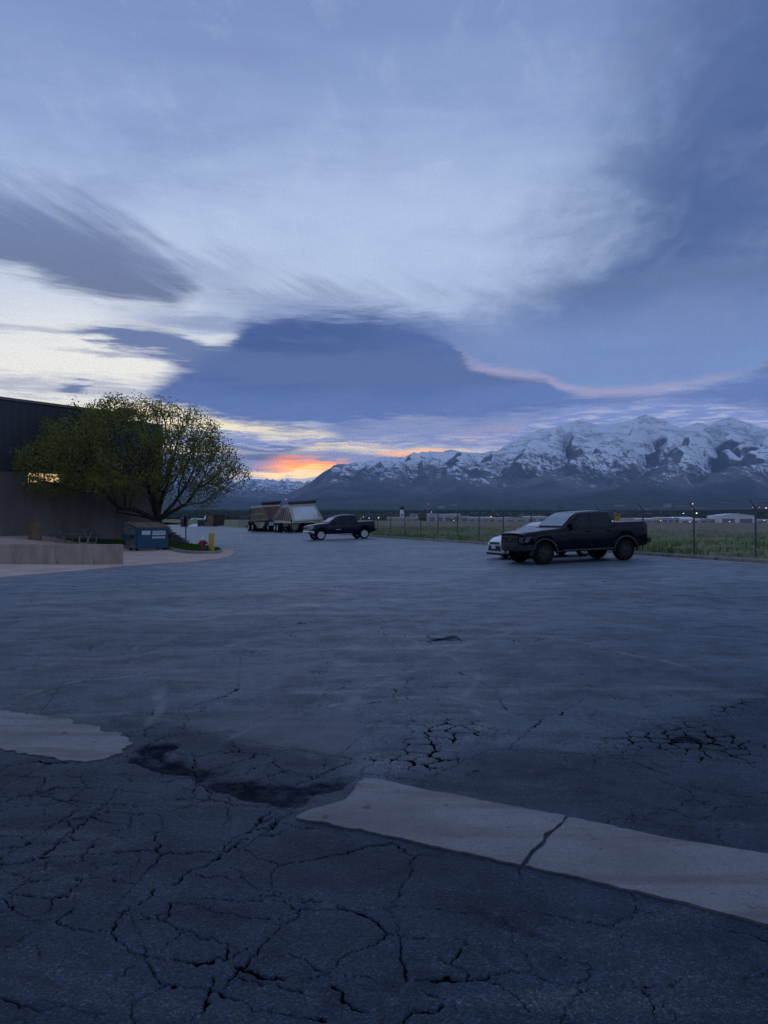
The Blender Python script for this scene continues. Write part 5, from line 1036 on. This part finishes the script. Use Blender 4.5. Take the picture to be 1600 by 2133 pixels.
MB().slab([T_[1] + Vector((0, 0, .01)), T_[2] + Vector((0, 0, .01)), T_[3] + Vector((0, 0, .01)), T_[0] + Vector((0, 0, .01))], (0, 0, .18)).build('top_rail', M['cream'], ht)
MB().bar(T_[1] + Vector((0, 0, .36)) - (T_[2] - T_[1]) * .03, T_[2] + Vector((0, 0, .42)) + (T_[2] - T_[1]) * .03, .17, 8).build('tarp_roll', M['tarp'], ht)
MB().slab([T_[1] + Vector((0, .12, .17)), T_[2] + Vector((0, .12, .17)), T_[2] + Vector((0, .12, .55)), T_[1] + Vector((0, .12, .5))], (0, .1, 0)).build('tarp_rail', M['tarp'], ht)
MB().hexa([L_(P3(571, 1089, 83.2)), L_(P3(610, 1090, 79.9)), L_(P3(672, 1087.5, 83.7)), L_(P3(632, 1088, 87))], [p + Vector((0, 0, .006)) for p in [L_(P3(571, 1084.5, 83.2)), L_(P3(611, 1086.5, 79.9)), L_(P3(672, 1083, 83.7)), L_(P3(632, 1083, 87))]]).build('chassis', M['cream'], ht)
gt = MB(); gt.hexa([L_(P3(595, 1104, 82.6)), L_(P3(612, 1105, 81.4)), L_(P3(622, 1104, 83)), L_(P3(605, 1103, 84.2))], [L_(P3(582, 1089.4, 82.9)), L_(P3(610, 1090.4, 80.6)), L_(P3(640, 1089, 83.6)), L_(P3(612, 1089, 86))]).build('discharge_gate', M['cream'], ht)
ax = (B_[1] - B_[0]).normalized(); ax.z = 0; ax.normalize(); ln = (B_[2] - B_[1]); ln.z = 0; ln.normalize()
zw = .515 + lz(org.x, org.y) - org.z
for px_, Y_ in ((574, 83.0), (580, 81.2), (617, 84.2), (625, 82.4)):
    p = L_(P3(px_, 1100, Y_)); dual(ht, p.x, p.y, zw, (-.90, -.42, 0), rimw); p = p + Vector((1.35, .63, 0)); dual(ht, p.x, p.y, zw, (.90, .42, 0), rimw)
    MB().bar(L_(P3(px_, 1100, Y_)) + Vector((0, 0, zw - L_(P3(px_, 1100, Y_)).z)), Vector((p.x, p.y, zw)), .08, 6).build('axle', M['frame'], ht)
lg = L_(P3(607, 1117, 78.6)); MB().bar((lg.x, lg.y, -.05 + zw - .515), (lg.x, lg.y, 1.35), .06, 6).build('landing_leg', M['frame'], ht)
MB().bar((lg.x, lg.y, .75), L_(P3(618, 1089, 80.4)), .04, 6).build('leg_brace', M['frame'], ht)

# ---- tan trailer with a rusty end panel (left of the pair)
top = [P3(521, 1058, 90.5), P3(546, 1056, 86.5), P3(583, 1054, 89.5), P3(560, 1056, 94)]; bot = [P3(520, 1085, 90.2), P3(560, 1081, 87.0), P3(577, 1083, 88.6), P3(548, 1083, 93)]; bot[0] = on_plane(520, 1085, top[0], top[1], bot[1]); bot[2] = on_plane(577, 1083, top[1], top[2], bot[1])
org = Vector((P3(548, 0, 90).x, 90.0, .13)); h2 = thing('hopper_trailer', 'tan belly-dump trailer with rusty brown panel, left of the cream trailer', 'trailer', org)
T_ = [L_(p) for p in top]; B_ = [L_(p) for p in bot]; cen = sum((p for p in T_ + B_), Vector()) / 8
MB().hexa(B_, T_).build('hopper', M['tan'], h2)
n_l = nrm(B_[0], B_[1], T_[0]); n_r = nrm(B_[1], B_[2], T_[1])
trailer_face(h2, [lerp4(1, 2, 0, -.03), lerp4(1, 2, 1, -.03), lerp4(1, 2, 1, .97), lerp4(1, 2, 0, .97)], 'end_sheet', M['rust'], .04, n_r)
for g in (.0, .45, .97): MB().bar(lerp4(0, 1, .01, g) + n_l * .06, lerp4(0, 1, .99, g) + n_l * .06, .08, 4).build('side_rib', M['tan'], h2)
for i in (0., 1.): MB().bar(lerp4(0, 1, i, 0) + n_l * .04, lerp4(0, 1, i, 1) + n_l * .04, .08, 4).build('corner_rail', M['tan'], h2)
MB().slab([p + Vector((0, 0, .01)) for p in (T_[1], T_[2], T_[3], T_[0])], (0, 0, .16)).build('top_rail', M['cream'], h2)
MB().slab([T_[1] + Vector((0, .05, .17)), T_[2] + Vector((0, .05, .17)), T_[2] + Vector((0, .05, .62)), T_[1] + Vector((0, .05, .55))], (0, .12, 0)).build('tarp_rail', M['tarp'], h2)
MB().bar(T_[1] + Vector((0, 0, .42)), T_[2] + Vector((.08, 0, .50)), .14, 8).build('tarp_roll', M['tarp'], h2)
MB().hexa([L_(P3(516, 1089, 90)), L_(P3(572, 1086, 86.3)), L_(P3(600, 1086, 90)), L_(P3(545, 1088, 94))], [L_(P3(516, 1085.5, 90)), L_(P3(572, 1082.6, 86.3)), L_(P3(600, 1082.6, 90)), L_(P3(545, 1085, 94))]).build('chassis', M['frame'], h2)
MB().hexa([L_(P3(536, 1100, 88.4)), L_(P3(546, 1100, 87.2)), L_(P3(556, 1100, 88.6)), L_(P3(546, 1100, 90))], [L_(P3(530, 1088, 88.7)), L_(P3(552, 1087, 86.8)), L_(P3(570, 1087, 88.8)), L_(P3(548, 1088, 91))]).build('discharge_gate', M['tan'], h2)
zw = .515 + lz(org.x, org.y) - org.z
for px_, Y_ in ((520, 90.6), (528, 89.2), (552, 88.0), (560, 86.9)):
    p = L_(P3(px_, 1100, Y_)); dual(h2, p.x, p.y, zw, (-.90, -.42, 0), rimw); p = p + Vector((1.0, .47, 0)); dual(h2, p.x, p.y, zw, (.90, .42, 0), rimw)
mud = L_(P3(567, 1090, 86.0)); MB().box(mud.x - .36, mud.x + .36, mud.y - .01, mud.y + .02, .72, 1.12).build('mud_flap', mat('pale blue mud flap', (.34, .42, .50), .6, var=.1), h2)

# ---- containers and rubbish at the far end of the road
def far(px, py): z = .12; p = G(px, py, z); return Vector((p[0], p[1], z))
p = far(451, 1097); sk = thing('roll_off_container', 'rusty open-top waste container at the far end of the road', 'container', p, R(18)); sc = p.y / FPX
w_ = 37 * sc; h_ = 24.5 * sc; dp = 3.4
dkr = mat('dark rusted steel', (.045, .022, .020), .75, var=.35, vscale=.8, dirt=((.02, .015, .018), 1.2, .56)); orr = mat('orange rusted steel', (.20, .095, .055), .8, var=.25, vscale=.8)
w2 = w_ / 2
for nm, mt, b0, t0_ in (('side_wall', dkr, [(-w2 * .36, 0, 0), (w2 * .78, 0, 0), (w2 * .78, .08, 0), (-w2 * .36, .08, 0)], [(-w2 * .36, -.1, h_), (w2, -.1, h_ * 1.0), (w2, .0, h_), (-w2 * .36, 0, h_)]),
                        ('end_wall', orr, [(-w2, .5, 0), (-w2 * .365, 0, 0), (-w2 * .365, .1, 0), (-w2, .6, 0)], [(-w2, .4, h_), (-w2 * .365, -.1, h_), (-w2 * .365, 0, h_), (-w2, .5, h_)]),
                        ('side_wall', dkr, [(-w2 * .98, dp, 0), (w2 * .78, dp, 0), (w2 * .78, dp + .08, 0), (-w2 * .98, dp + .08, 0)], [(-w2 * .98, dp, h_), (w2, dp, h_), (w2, dp + .1, h_), (-w2 * .98, dp + .1, h_)]),
                        ('end_wall', dkr, [(w2 * .70, .1, 0), (w2 * .78, .1, 0), (w2 * .78, dp - .02, 0), (w2 * .70, dp - .02, 0)], [(w2 * .92, .01, h_), (w2 * .998, .01, h_), (w2 * .998, dp - .02, h_), (w2 * .92, dp - .02, h_)])):
    MB().hexa(b0, t0_).build(nm, mt, sk)
MB().box(-w2 * .8, w2 * .68, .2, dp - .1, .05, .2).build('floor_plate', dkr, sk)
for i in range(6): x = -w2 * .25 + w2 * 1.05 * i / 5; MB().hexa([(x - .05, -.04, .05), (x + .05, -.04, .05), (x + .05, .02, .05), (x - .05, .02, .05)], [(x - .05, -.14, h_ * .98), (x + .05, -.14, h_ * .98), (x + .05, -.08, h_ * .98), (x - .05, -.08, h_ * .98)]).build('rib', dkr, sk)
MB().bar((-w2, .45, h_), (-w2 * .36, -.06, h_), .09, 6).bar((-w2 * .36, -.06, h_), (w2, -.06, h_), .09, 6).build('rim', dkr, sk)
rb = MB(); r0 = random.Random(3)
for i in range(22): x, y = r0.uniform(-w2 * .7, w2 * .7), r0.uniform(.4, dp - .4); q = r0.uniform(.2, .5); rb.hexa([(x - q, y - q, h_ * .55), (x + q, y - q * .7, h_ * .55), (x + q, y + q, h_ * .55), (x - q, y + q, h_ * .55)], [(x - q * .6, y - q, h_ * .8 + q * .6), (x + q, y - q * .4, h_ * .75 + q * .9), (x + q * .5, y + q, h_ * .8), (x - q, y + q * .6, h_ * .75 + q)])
rb.build('rubbish_heap', M['frame'], sk)
p = far(420, 1097); sc = p.y / FPX; bb = thing('black_bin', 'dark green-black bin between the rusty container and the white sheet', 'bin', p, R(10)); MB().hexa([(-.62, 0, .1), (.62, 0, .1), (.62, 1.1, .1), (-.62, 1.1, .1)], [(-.75, -.08, 1.12), (.75, -.08, 1.12), (.75, 1.2, 1.12), (-.75, 1.2, 1.12)]).build('bin_body', mat('dark green bin', (.014, .024, .026), .6), bb, bevel=.03); MB().hexa([(-.78, -.1, 1.13), (.78, -.1, 1.13), (.78, 1.22, 1.13), (-.78, 1.22, 1.13)], [(-.7, 0, 1.20), (.7, 0, 1.20), (.7, 1.2, 1.38), (-.7, 1.2, 1.38)]).build('lid', M['black'], bb)
p = far(431, 1097); pc = thing('pallet_stack', 'pale stack of pallets beside the rusty container', 'pallets', p, R(10))
for i in range(5): mm = MB(); mm.box(-.3, .3, 0, .8, .17 * i + .1, .17 * i + .14); mm.box(-.3, -.2, 0, .8, .17 * i, .17 * i + .099); mm.box(.2, .3, 0, .8, .17 * i, .17 * i + .099); mm.build('pallet', mat('pallet wood', (.30, .29, .30), .8, var=.2, vscale=4) if i == 0 else bpy.data.materials['pallet wood'], pc)
p = far(402, 1097); ws_ = tag(MB().loft([[(p.x + x, p.y + y, p.z + z + .0) for y, z in ((-.1, .0), (.0, .25 * h), (.5, .45 * h), (1.1, .40 * h), (1.2, 0))] for x, h in ((-.85, .15), (-.5, .5), (-.2, .95), (.25, 1.1), (.6, 1.0), (.9, .85))]).build('white_sheet', mat('white plastic sheet', (.72, .72, .74), .45, var=.08, vscale=5), smooth=30), 'crumpled white sheet lying beside the black bin', 'sheet')
p = far(384, 1097); tk = thing('round_tank', 'dark round tank behind the thin sign post', 'tank', p); MB().lathe([(.55, 0), (.68, .12), (.72, .5), (.72, 1.3), (.62, 1.55), (.3, 1.68), (.12, 1.7), (.12, 1.78)], 'z', k=26).build('tank_shell', mat('dark tank', (.022, .024, .028), .6, var=.2), tk, smooth=35)

# ================================================================== chain-link fence with barbed-wire arms
FU = -1.05; fz = lambda t: float(fieldz(np.array([UT(FU, t).x]), np.array([UT(FU, t).y]))[0])
T0 = tof(*P3(1569, 0, 27.2)[:2]); posts = [T0 + 3.0 * i for i in range(-3, 36)]
fo = UT(FU, posts[0], .3); fe = thing('chain_link_fence', 'long chain-link fence with slanted barbed-wire arms along the kerb', 'fence', fo, R(KR))
def FL(t, z, off=0.0): return Vector((off, t - posts[0], z - .3))            # fence frame: y along the fence, x away from the lot
def flip(v): return v
FH = 1.72
pm = MB().bar((0, 0, -.3), (0, 0, FH + .03), .036, 8); pm.lathe([(.045, FH), (.045, FH + .05), (.02, FH + .08)], 'z', k=10); po = pm.build('post', M['steel'], fe)
am = MB().bar((0, 0, FH + .02), (-.27, 0, FH + .34), .020, 6); ar = am.build('barb_arm', M['steel'], po)
for i, t in enumerate(posts):
    z = fz(t)
    if i == 0: po.location = FL(t, z)
    else: c = copy_tree(po, fe); c.location = FL(t, z)
tl = posts[-1]
MB().path([FL(t, fz(t) + FH - .03) for t in posts], .022, 6).build('top_rail', M['steel'], fe)
for q in (.25, .6, .95): MB().path([FL(t, fz(t) + FH + .02 + .32 * q, -.27 * q) for t in posts], .006, 4).build('barbed_wire', M['steel'], fe)
seg = []
for ta, tb_ in zip(posts[:-1], posts[1:]):
    za, zb_ = fz(ta), fz(tb_); st_ = .06 if ta < posts[0] + 60 else .12; H_ = FH - .06; x = -H_
    while x < 3.0:
        for sg in (1, -1):
            x0_, x1_ = max(0, x), min(3.0, x + H_)
            if x1_ > x0_:
                y0_, y1_ = x0_ - x, x1_ - x
                if sg < 0: y0_, y1_ = H_ - y0_, H_ - y1_
                lrp = lambda q: za + (zb_ - za) * q / 3.0
                seg.append((FL(ta + x0_, lrp(x0_) + .03 + y0_, .012 * sg), FL(ta + x1_, lrp(x1_) + .03 + y1_, .012 * sg)))
        x += st_
Pa = np.array([s_[0][:] for s_ in seg]); Qa = np.array([s_[1][:] for s_ in seg]); V, F = tubes(Pa, Qa, np.full(len(Pa), .0019), np.full(len(Pa), .0019), 3)
tag(mesh_np('wire_mesh', V, F, mat('wire', (.16, .165, .17), .5, .5), fe), kind='stuff')

yel = mat('sign yellow', (.50, .30, .012), .5, var=.08); ink2 = mat('sign lettering', (.03, .025, .02), .6)
def fence_sign(px, ytop, ybot, wpx, label):
    Yd = KA_F / ((px - 800) / FPX + KS); a = P3(px, ytop, Yd); b_ = P3(px, ybot, Yd); w = wpx * Yd / FPX / 2 / .936; h = a.z - b_.z
    o = thing('fence_sign', label, 'sign', (a.x, a.y, b_.z), R(KR)); o.location = Vector((a.x, a.y, b_.z)) - NV * .07
    MB().box(-.006, .006, -w, w, 0, h).build('plate', yel, o, bevel=.004)
    MB().box(-.010, -.007, -w * .86, w * .86, h * .76, h * .90).build('print', ink2, o)
    for r, segs in ((.60, ((-.8, -.3), (-.2, .3), (.42, .8))), (.44, ((-.8, -.5), (-.4, .1), (.2, .75))), (.28, ((-.75, -.1), (0, .35), (.45, .8))), (.12, ((-.6, -.2), (-.1, .6)))):
        for c0_, c1_ in segs: MB().box(-.010, -.007, c0_ * w, c1_ * w, h * r - h * .025, h * r + h * .025).build('print', ink2, o)
KA_F = UT(FU, 0).x + KS * UT(FU, 0).y
fence_sign(1289, 1071, 1088, 17, 'yellow warning sign on the fence above the black pickup bed'); fence_sign(753, 1077, 1087, 9, 'small yellow sign on the fence above the blue pickup bed')

# ================================================================== airfield buildings beyond the grass
pal = {'grey': (.48, .48, .50), 'blue': (.42, .47, .54), 'tan': (.46, .40, .33), 'white': (.68, .69, .72), 'dark': (.22, .23, .26)}
BM = {q: mat(q + ' metal siding', c_, .6, var=.12, vscale=.15, stretch=(8, 8, 1)) for q, c_ in pal.items()}; roofm = mat('pale metal roof', (.72, .74, .78), .5, 0, var=.1, vscale=.1); doorm = mat('hangar door', (.17, .18, .20), .6, var=.2, vscale=.2)
def shed(name, label, x0, x1, yt, yb, colr, Yd, roof='flat', doors=2, depth=26, cat='hangar', ridge=0):
    a, b_ = P3(x0, yb, Yd), P3(x1, yb, Yd); h = (yb - yt) / FPX * Yd; W_ = b_.x - a.x; z0 = a.z
    o = thing(name, label, cat, (a.x, Yd, z0)); e = h * (1 - ridge)
    if roof == 'gable': mb = MB(); mb.slab([(0, 0, -2.5), (W_, 0, -2.5), (W_, 0, e), (W_ * .5, 0, h), (0, 0, e)], (0, depth, 0)); mb.build('walls', BM[colr], o)
    else: MB().box(0, W_, 0, depth, -2.5, e).build('walls', BM[colr], o)
    if roof == 'gable':
        for sd in (0, 1): xe = -.5 if sd == 0 else W_ + .5; MB().slab([(xe, -.8, e - .1), (W_ * .5, -.8, h + .05), (W_ * .5, depth + .5, h + .05), (xe, depth + .5, e - .1)], (0, 0, .35)).build('roof', roofm, o)
    elif roof == 'mono': MB().slab([(-.6, -1.0, e + .02), (W_ + .6, -1.0, e + .02), (W_ + .6, depth, e + h * ridge + .02), (-.6, depth, e + h * ridge + .02)], (0, 0, .4)).build('roof', roofm, o)
    else: MB().box(-.4, W_ + .4, -.5, depth + .4, e + .01, e + .55).build('roof', roofm, o)
    for i in range(doors):
        c_ = W_ * (i + .5) / doors; dw = W_ / doors * .36; d_ = MB().box(c_ - dw, c_ + dw, -.12, -.01, -1, e * .66).build('door', doorm, o)
        for q in (-.5, 0, .5): MB().box(c_ + dw * q - .12, c_ + dw * q + .12, -.2, -.121, -1, e * .655).build('door_rail', BM['dark'], d_)
    return o
shed('terminal_building', 'low pale terminal beneath the control tower', 807, 872, 1078, 1088, 'tan', 760, 'flat', 5, cat='building'); shed('annex_building', 'small pale block right of the control tower', 855, 870, 1071, 1078, 'grey', 800, 'flat', 1, 10, cat='building')
shed('hangar', 'tall pale hangar left of the low blue sheds', 892, 958, 1070, 1088, 'grey', 740, 'mono', 4, ridge=.12); shed('hangar', 'narrow low shed joined to the tall pale hangar', 959, 976, 1076, 1088, 'tan', 735, 'flat', 1)
shed('hangar', 'long low blue shed under the orange lamp', 977, 1031, 1077.5, 1088.5, 'blue', 730, 'mono', 4, ridge=.1); shed('hangar', 'shallow gabled blue hangar left of the white car', 1032, 1095, 1077.5, 1088.5, 'blue', 725, 'gable', 3, ridge=.22)
shed('hangar', 'pale shed showing between the car and the pickup windscreen', 1098, 1140, 1076, 1088.5, 'grey', 735, 'mono', 2, ridge=.1); shed('hangar', 'plain dark shed hidden behind the pickup cab', 1145, 1262, 1079, 1089, 'dark', 735, 'mono', 5, ridge=.1)
shed('hangar', 'tan shed right of the yellow sign', 1299, 1322, 1080, 1090, 'tan', 700, 'flat', 1); shed('hangar', 'long grey shed with white roof band behind the pickup tailgate', 1323, 1378, 1080, 1090.5, 'grey', 700, 'mono', 3, ridge=.2)
shed('hangar', 'blue shed left of the white-roofed shed', 1380, 1415, 1078, 1090.5, 'blue', 695, 'mono', 3, ridge=.1); shed('hangar', 'white-roofed low shed behind the middle right fence post', 1418, 1458, 1077.5, 1091, 'white', 690, 'mono', 2, ridge=.38)
shed('hangar', 'grey-blue lean-to between the white-roofed shed and the tan box', 1459, 1474, 1081, 1091, 'blue', 690, 'flat', 1); shed('hangar', 'tan box shed beside the biggest hangar', 1475, 1498, 1081, 1091, 'tan', 690, 'flat', 1)
shed('hangar', 'biggest pale gabled hangar at the right end of the row', 1499, 1573, 1070.5, 1091.5, 'white', 680, 'gable', 2, ridge=.2); shed('hangar', 'low grey-blue shed cut by the right edge of the view', 1574, 1680, 1082.5, 1092, 'blue', 680, 'flat', 4)
ct = thing('control_tower', 'white airfield control tower with dark glazed cab', 'tower', P3(837.5, 1087, 790)); u1 = 790 / FPX
MB().hexa([(-4.6 * u1, -2, -3), (4.6 * u1, -2, -3), (4.6 * u1, 3, -3), (-4.6 * u1, 3, -3)], [(-4.0 * u1, -2, 25 * u1), (4.0 * u1, -2, 25 * u1), (4.0 * u1, 2, 25 * u1), (-4.0 * u1, 2, 25 * u1)]).build('shaft', mat('white tower wall', (.58, .60, .63), .6, var=.06), ct)
MB().hexa([(-3.8 * u1, -2.2, 25.1 * u1), (3.8 * u1, -2.2, 25.1 * u1), (3.8 * u1, 2.2, 25.1 * u1), (-3.8 * u1, 2.2, 25.1 * u1)], [(-5.0 * u1, -2.8, 30 * u1), (5.0 * u1, -2.8, 30 * u1), (5.0 * u1, 2.8, 30 * u1), (-5.0 * u1, 2.8, 30 * u1)]).build('glazed_cab', M['glass'], ct)
MB().box(-5.2 * u1, 5.2 * u1, -3, 3, 30.05 * u1, 31 * u1).build('cab_roof', M['black'], ct); MB().bar((0, 0, 31 * u1), (0, 0, 35 * u1), .15, 6).build('aerial', M['black'], ct)
MB().box(-.7, .7, -2.06, -2.03, 6, 8).build('window', M['glass'], ct)

# parked helicopter and light aircraft, tiny in the view
def tube_body(rs): return MB().loft([[(x, r * math.cos(a) * sy, z + r * math.sin(a)) for a in [2 * math.pi * i / 10 for i in range(10)]] for x, r, sy, z in rs])
hc = thing('helicopter', 'small dark helicopter parked before the tall pale hangar', 'helicopter', P3(941, 1087.5, 700) + Vector((0, 0, .0)), R(0))
tube_body([(2.6, .15, 1, 1.5), (2.3, .7, .9, 1.5), (1.5, 1.05, .9, 1.65), (.3, 1.1, .9, 1.75), (-.7, .7, .8, 1.9), (-1.4, .3, .8, 2.1), (-4.6, .16, .8, 2.35)]).build('fuselage', M['black'], hc, smooth=40)
MB().box(-4.9, -4.3, -.05, .05, 1.7, 3.3).build('tail_fin', M['black'], hc); MB().box(-4.6, 4.8, -.12, .12, 3.15, 3.2).build('rotor_blade', M['black'], hc); MB().bar((.1, 0, 2.7), (.1, 0, 3.2), .1, 6).build('mast', M['black'], hc)
for y in (-.9, .9): MB().path([(-1.5, y, .12), (2.2, y, .1), (2.5, y, .25)], .07, 5).bar((0, y, .1), (0, y * .5, 1.0), .05, 5).bar((1.4, y, .1), (1.4, y * .5, 1.0), .05, 5).build('skid', M['black'], hc)
pl = thing('light_aircraft', 'white light aircraft with upright tail beyond the far bin', 'aircraft', P3(410, 1086, 420), R(200))
tube_body([(3.4, .25, 1, 1.1), (3.0, .5, 1, 1.1), (1.5, .62, 1, 1.2), (0, .62, 1, 1.2), (-2.5, .35, 1, 1.25), (-4.6, .14, 1, 1.35)]).build('fuselage', M['white_paint'], pl, smooth=40)
MB().box(.1, 1.6, -5.2, 5.2, 1.75, 1.87).build('wing', M['white_paint'], pl); MB().slab([(-4.9, -.06, 1.3), (-3.6, -.06, 1.3), (-4.4, -.06, 3.4), (-5.0, -.06, 3.4)], (0, .12, 0)).build('tail_fin', M['white_paint'], pl); MB().box(-4.9, -4.1, -1.6, 1.6, 1.4, 1.48).build('tailplane', M['white_paint'], pl)
for x, y in ((2.6, 0), (.4, -1.1), (.4, 1.1)): MB().bar((x, y, .2), (x, y * .5, .9), .05, 5).lathe([(.2, -.06), (.2, .06)], 'y', (x, y, .2), 12).build('landing_wheel', M['black'], pl)

def slope_at(px, py):
    """distance at which the rising town slope is seen at pixel (px, py)"""
    for Yd in range(1300, 7600, 60):
        if HOR - (tz((px - 800) / FPX * Yd, Yd) - EYE) / Yd * FPX <= py: return float(Yd)
    return 4000.0
# ------------------------------------------------------------------ lit lamps of the airfield and town
def glow(nm, c_, s_): return mat(nm, (.1, .1, .1), .5, emit=c_, es=s_)
GL = {'white': glow('white lamp', (1, .95, .85), 3.5), 'warm': glow('warm lamp', (1, .62, .28), 2.6), 'orange': glow('orange lamp', (1, .45, .10), 3), 'red': glow('red beacon', (1, .10, .04), 2.5), 'pink': glow('pink sign light', (1, .25, .3), 1.5)}
LAMPS = [(596, 1040, 620, 'red', 1.0, 'red beacon lamp on a mast above the cream trailer'), (893, 1050, 800, 'red', .8, 'red beacon lamp on a mast right of the control tower'), (788, 1078.5, 400, 'white', 1.15, 'bright white yard lamp just right of the blue pickup tailgate'),
         (899, 1066.5, 760, 'white', .7, 'small white lamp above the tall pale hangar'), (945, 1084, 690, 'warm', .9, 'warm lamp shining by the helicopter'), (1023, 1075.8, 720, 'orange', 1.1, 'orange lamp over the long low blue shed'), (998, 1084.5, 715, 'warm', .8, 'warm lamp low on the long blue shed'),
         (1276, 1084.8, 690, 'warm', .8, 'warm lamp left of the yellow warning sign'), (1376, 1084.5, 680, 'warm', .9, 'warm lamp at the end of the long grey shed'), (1401, 1078.6, 685, 'warm', .8, 'warm lamp on the eave of the blue shed'), (1437, 1089.8, 675, 'warm', .9, 'warm lamp at the foot of the white-roofed shed'),
         (1424, 1069.5, 900, 'white', .9, 'white lamp left of the tall middle right fence post'), (1451.5, 1069, 900, 'white', 1.3, 'brightest white lamp right of the middle right fence post'), (1443, 1049.5, 2300, 'white', .8, 'high white lamp on the town hillside'), (1442, 1059.5, 2300, 'red', .8, 'red lamp on the town hillside'),
         (1582, 1057, 1900, 'pink', 1.0, 'pink-red lit sign near the right edge of the view'), (1596, 1058, 1900, 'white', 1.0, 'pale lit sign at the right edge of the view'), (1592, 1084, 670, 'white', .7, 'white lamp before the shed at the right edge'), (1520, 1086.5, 670, 'white', .7, 'white lamp before the biggest hangar'),
         (1568, 1057, 2100, 'white', .5, 'faint white lamp left of the pink-red sign'), (757, 1077, 640, 'white', .5, 'left one of two faint lamps over the blue pickup bed'), (769, 1079, 640, 'white', .7, 'right one of two faint lamps over the blue pickup bed')]
for px, py, Yd, c_, s_, lab in LAMPS:
    if Yd > 1500: Yd = slope_at(px, py + 3.5)
    p = P3(px, py, Yd); gz = (tz(p.x, Yd) if Yd > 860 else -2.7); o = thing('lit_lamp', lab, 'lamp', (p.x, Yd, gz)); h = max(1.2, p.z - gz); r = s_ * Yd / FPX * 1.15
    MB().bar((0, 0, -1), (0, 0, h), max(.08, Yd * .00012), 6).build('mast', M['steel'], o); MB().lathe([(r * .3, h - r * .55), (r, h - r * .25), (r, h + r * .2), (r * .4, h + r * .5)], 'z', k=12).build('lamp_head', GL[c_], o)

# ------------------------------------------------------------------ houses and blocks of the town on the slope
hw_ = [mat('town wall ' + str(i), c_, .8) for i, c_ in enumerate(((.27, .27, .28), (.22, .20, .18), (.18, .19, .20), (.30, .31, .33)))]; hr_ = [mat('town roof ' + str(i), c_, .7) for i, c_ in enumerate(((.12, .11, .11), (.24, .25, .27), (.15, .13, .12)))]
r0 = random.Random(11); cnt = 0
def house(px, py_, Yd, wpx, hpx, label, group=None, name='town_house', cat='house', big=False):
    global cnt
    if py_ is not None: Yd = slope_at(px, py_ + hpx)
    x = (px - 800) / FPX * Yd; z = tz(x, Yd); u_ = Yd / FPX; w, h = wpx * u_, hpx * u_; o = thing(name, label, cat, (x, Yd, z), R(r0.uniform(-25, 25)), group); d = max(6, w * .6)
    MB().box(-w / 2, w / 2, 0, d, -3, h).build('walls', hw_[cnt % 4], o)
    if big: MB().box(-w / 2 - .3, w / 2 + .3, -.4, d + .3, h + .01, h + .8).build('roof', hr_[1], o)
    else: MB().slab([(-w / 2 - .5, -.5, h), (-w / 2 - .5, d + .5, h), (-w / 2 - .5, d / 2, h + w * .22)], (w + 1, 0, 0)).build('roof', hr_[cnt % 3], o)
    cnt += 1; return o
for (px, py_, Yd, wp, hp, lab) in ((1392, 1050, 2500, 14, 8, 'tall pale block among the trees of the town'), (1378, 1057.5, 2400, 30, 4, 'long pale low block below the tall town block'), (1417, 1055, 2450, 26, 4, 'long pale block right of the tall town block'), (1292, 1052.5, 2600, 20, 3, 'pale roof above the yellow sign'),
                                  (1345, 1059.5, 2100, 22, 4, 'pale block left of the tall town block'), (1460, 1058, 2200, 22, 4, 'low pale block right of the red hillside lamp'), (875, 1061.5, 2400, 12, 4, 'pale roof right of the tower in the trees'), (920, 1056, 2600, 14, 4, 'pale building above the tall hangar'), (948, 1052, 2800, 10, 3, 'small pale building higher above the tall hangar'), (1000, 1068, 1700, 30, 3, 'long pale roof behind the blue sheds')):
    house(px, py_, Yd, wp, hp, lab, name='town_block', cat='building', big=True)
for i in range(70):
    px = r0.choice((r0.uniform(1250, 1600), r0.uniform(1250, 1600), r0.uniform(780, 1120), r0.uniform(400, 560))); Yd = 900 * (4000 / 900) ** r0.random()
    house(px, None, Yd, r0.uniform(3.2, 7) * (900 / Yd) ** .35, r0.uniform(1.6, 2.6) * (1500 / Yd) ** .2 + .8, 'tiny pale house among the far trees of the town', 'houses of the far town')
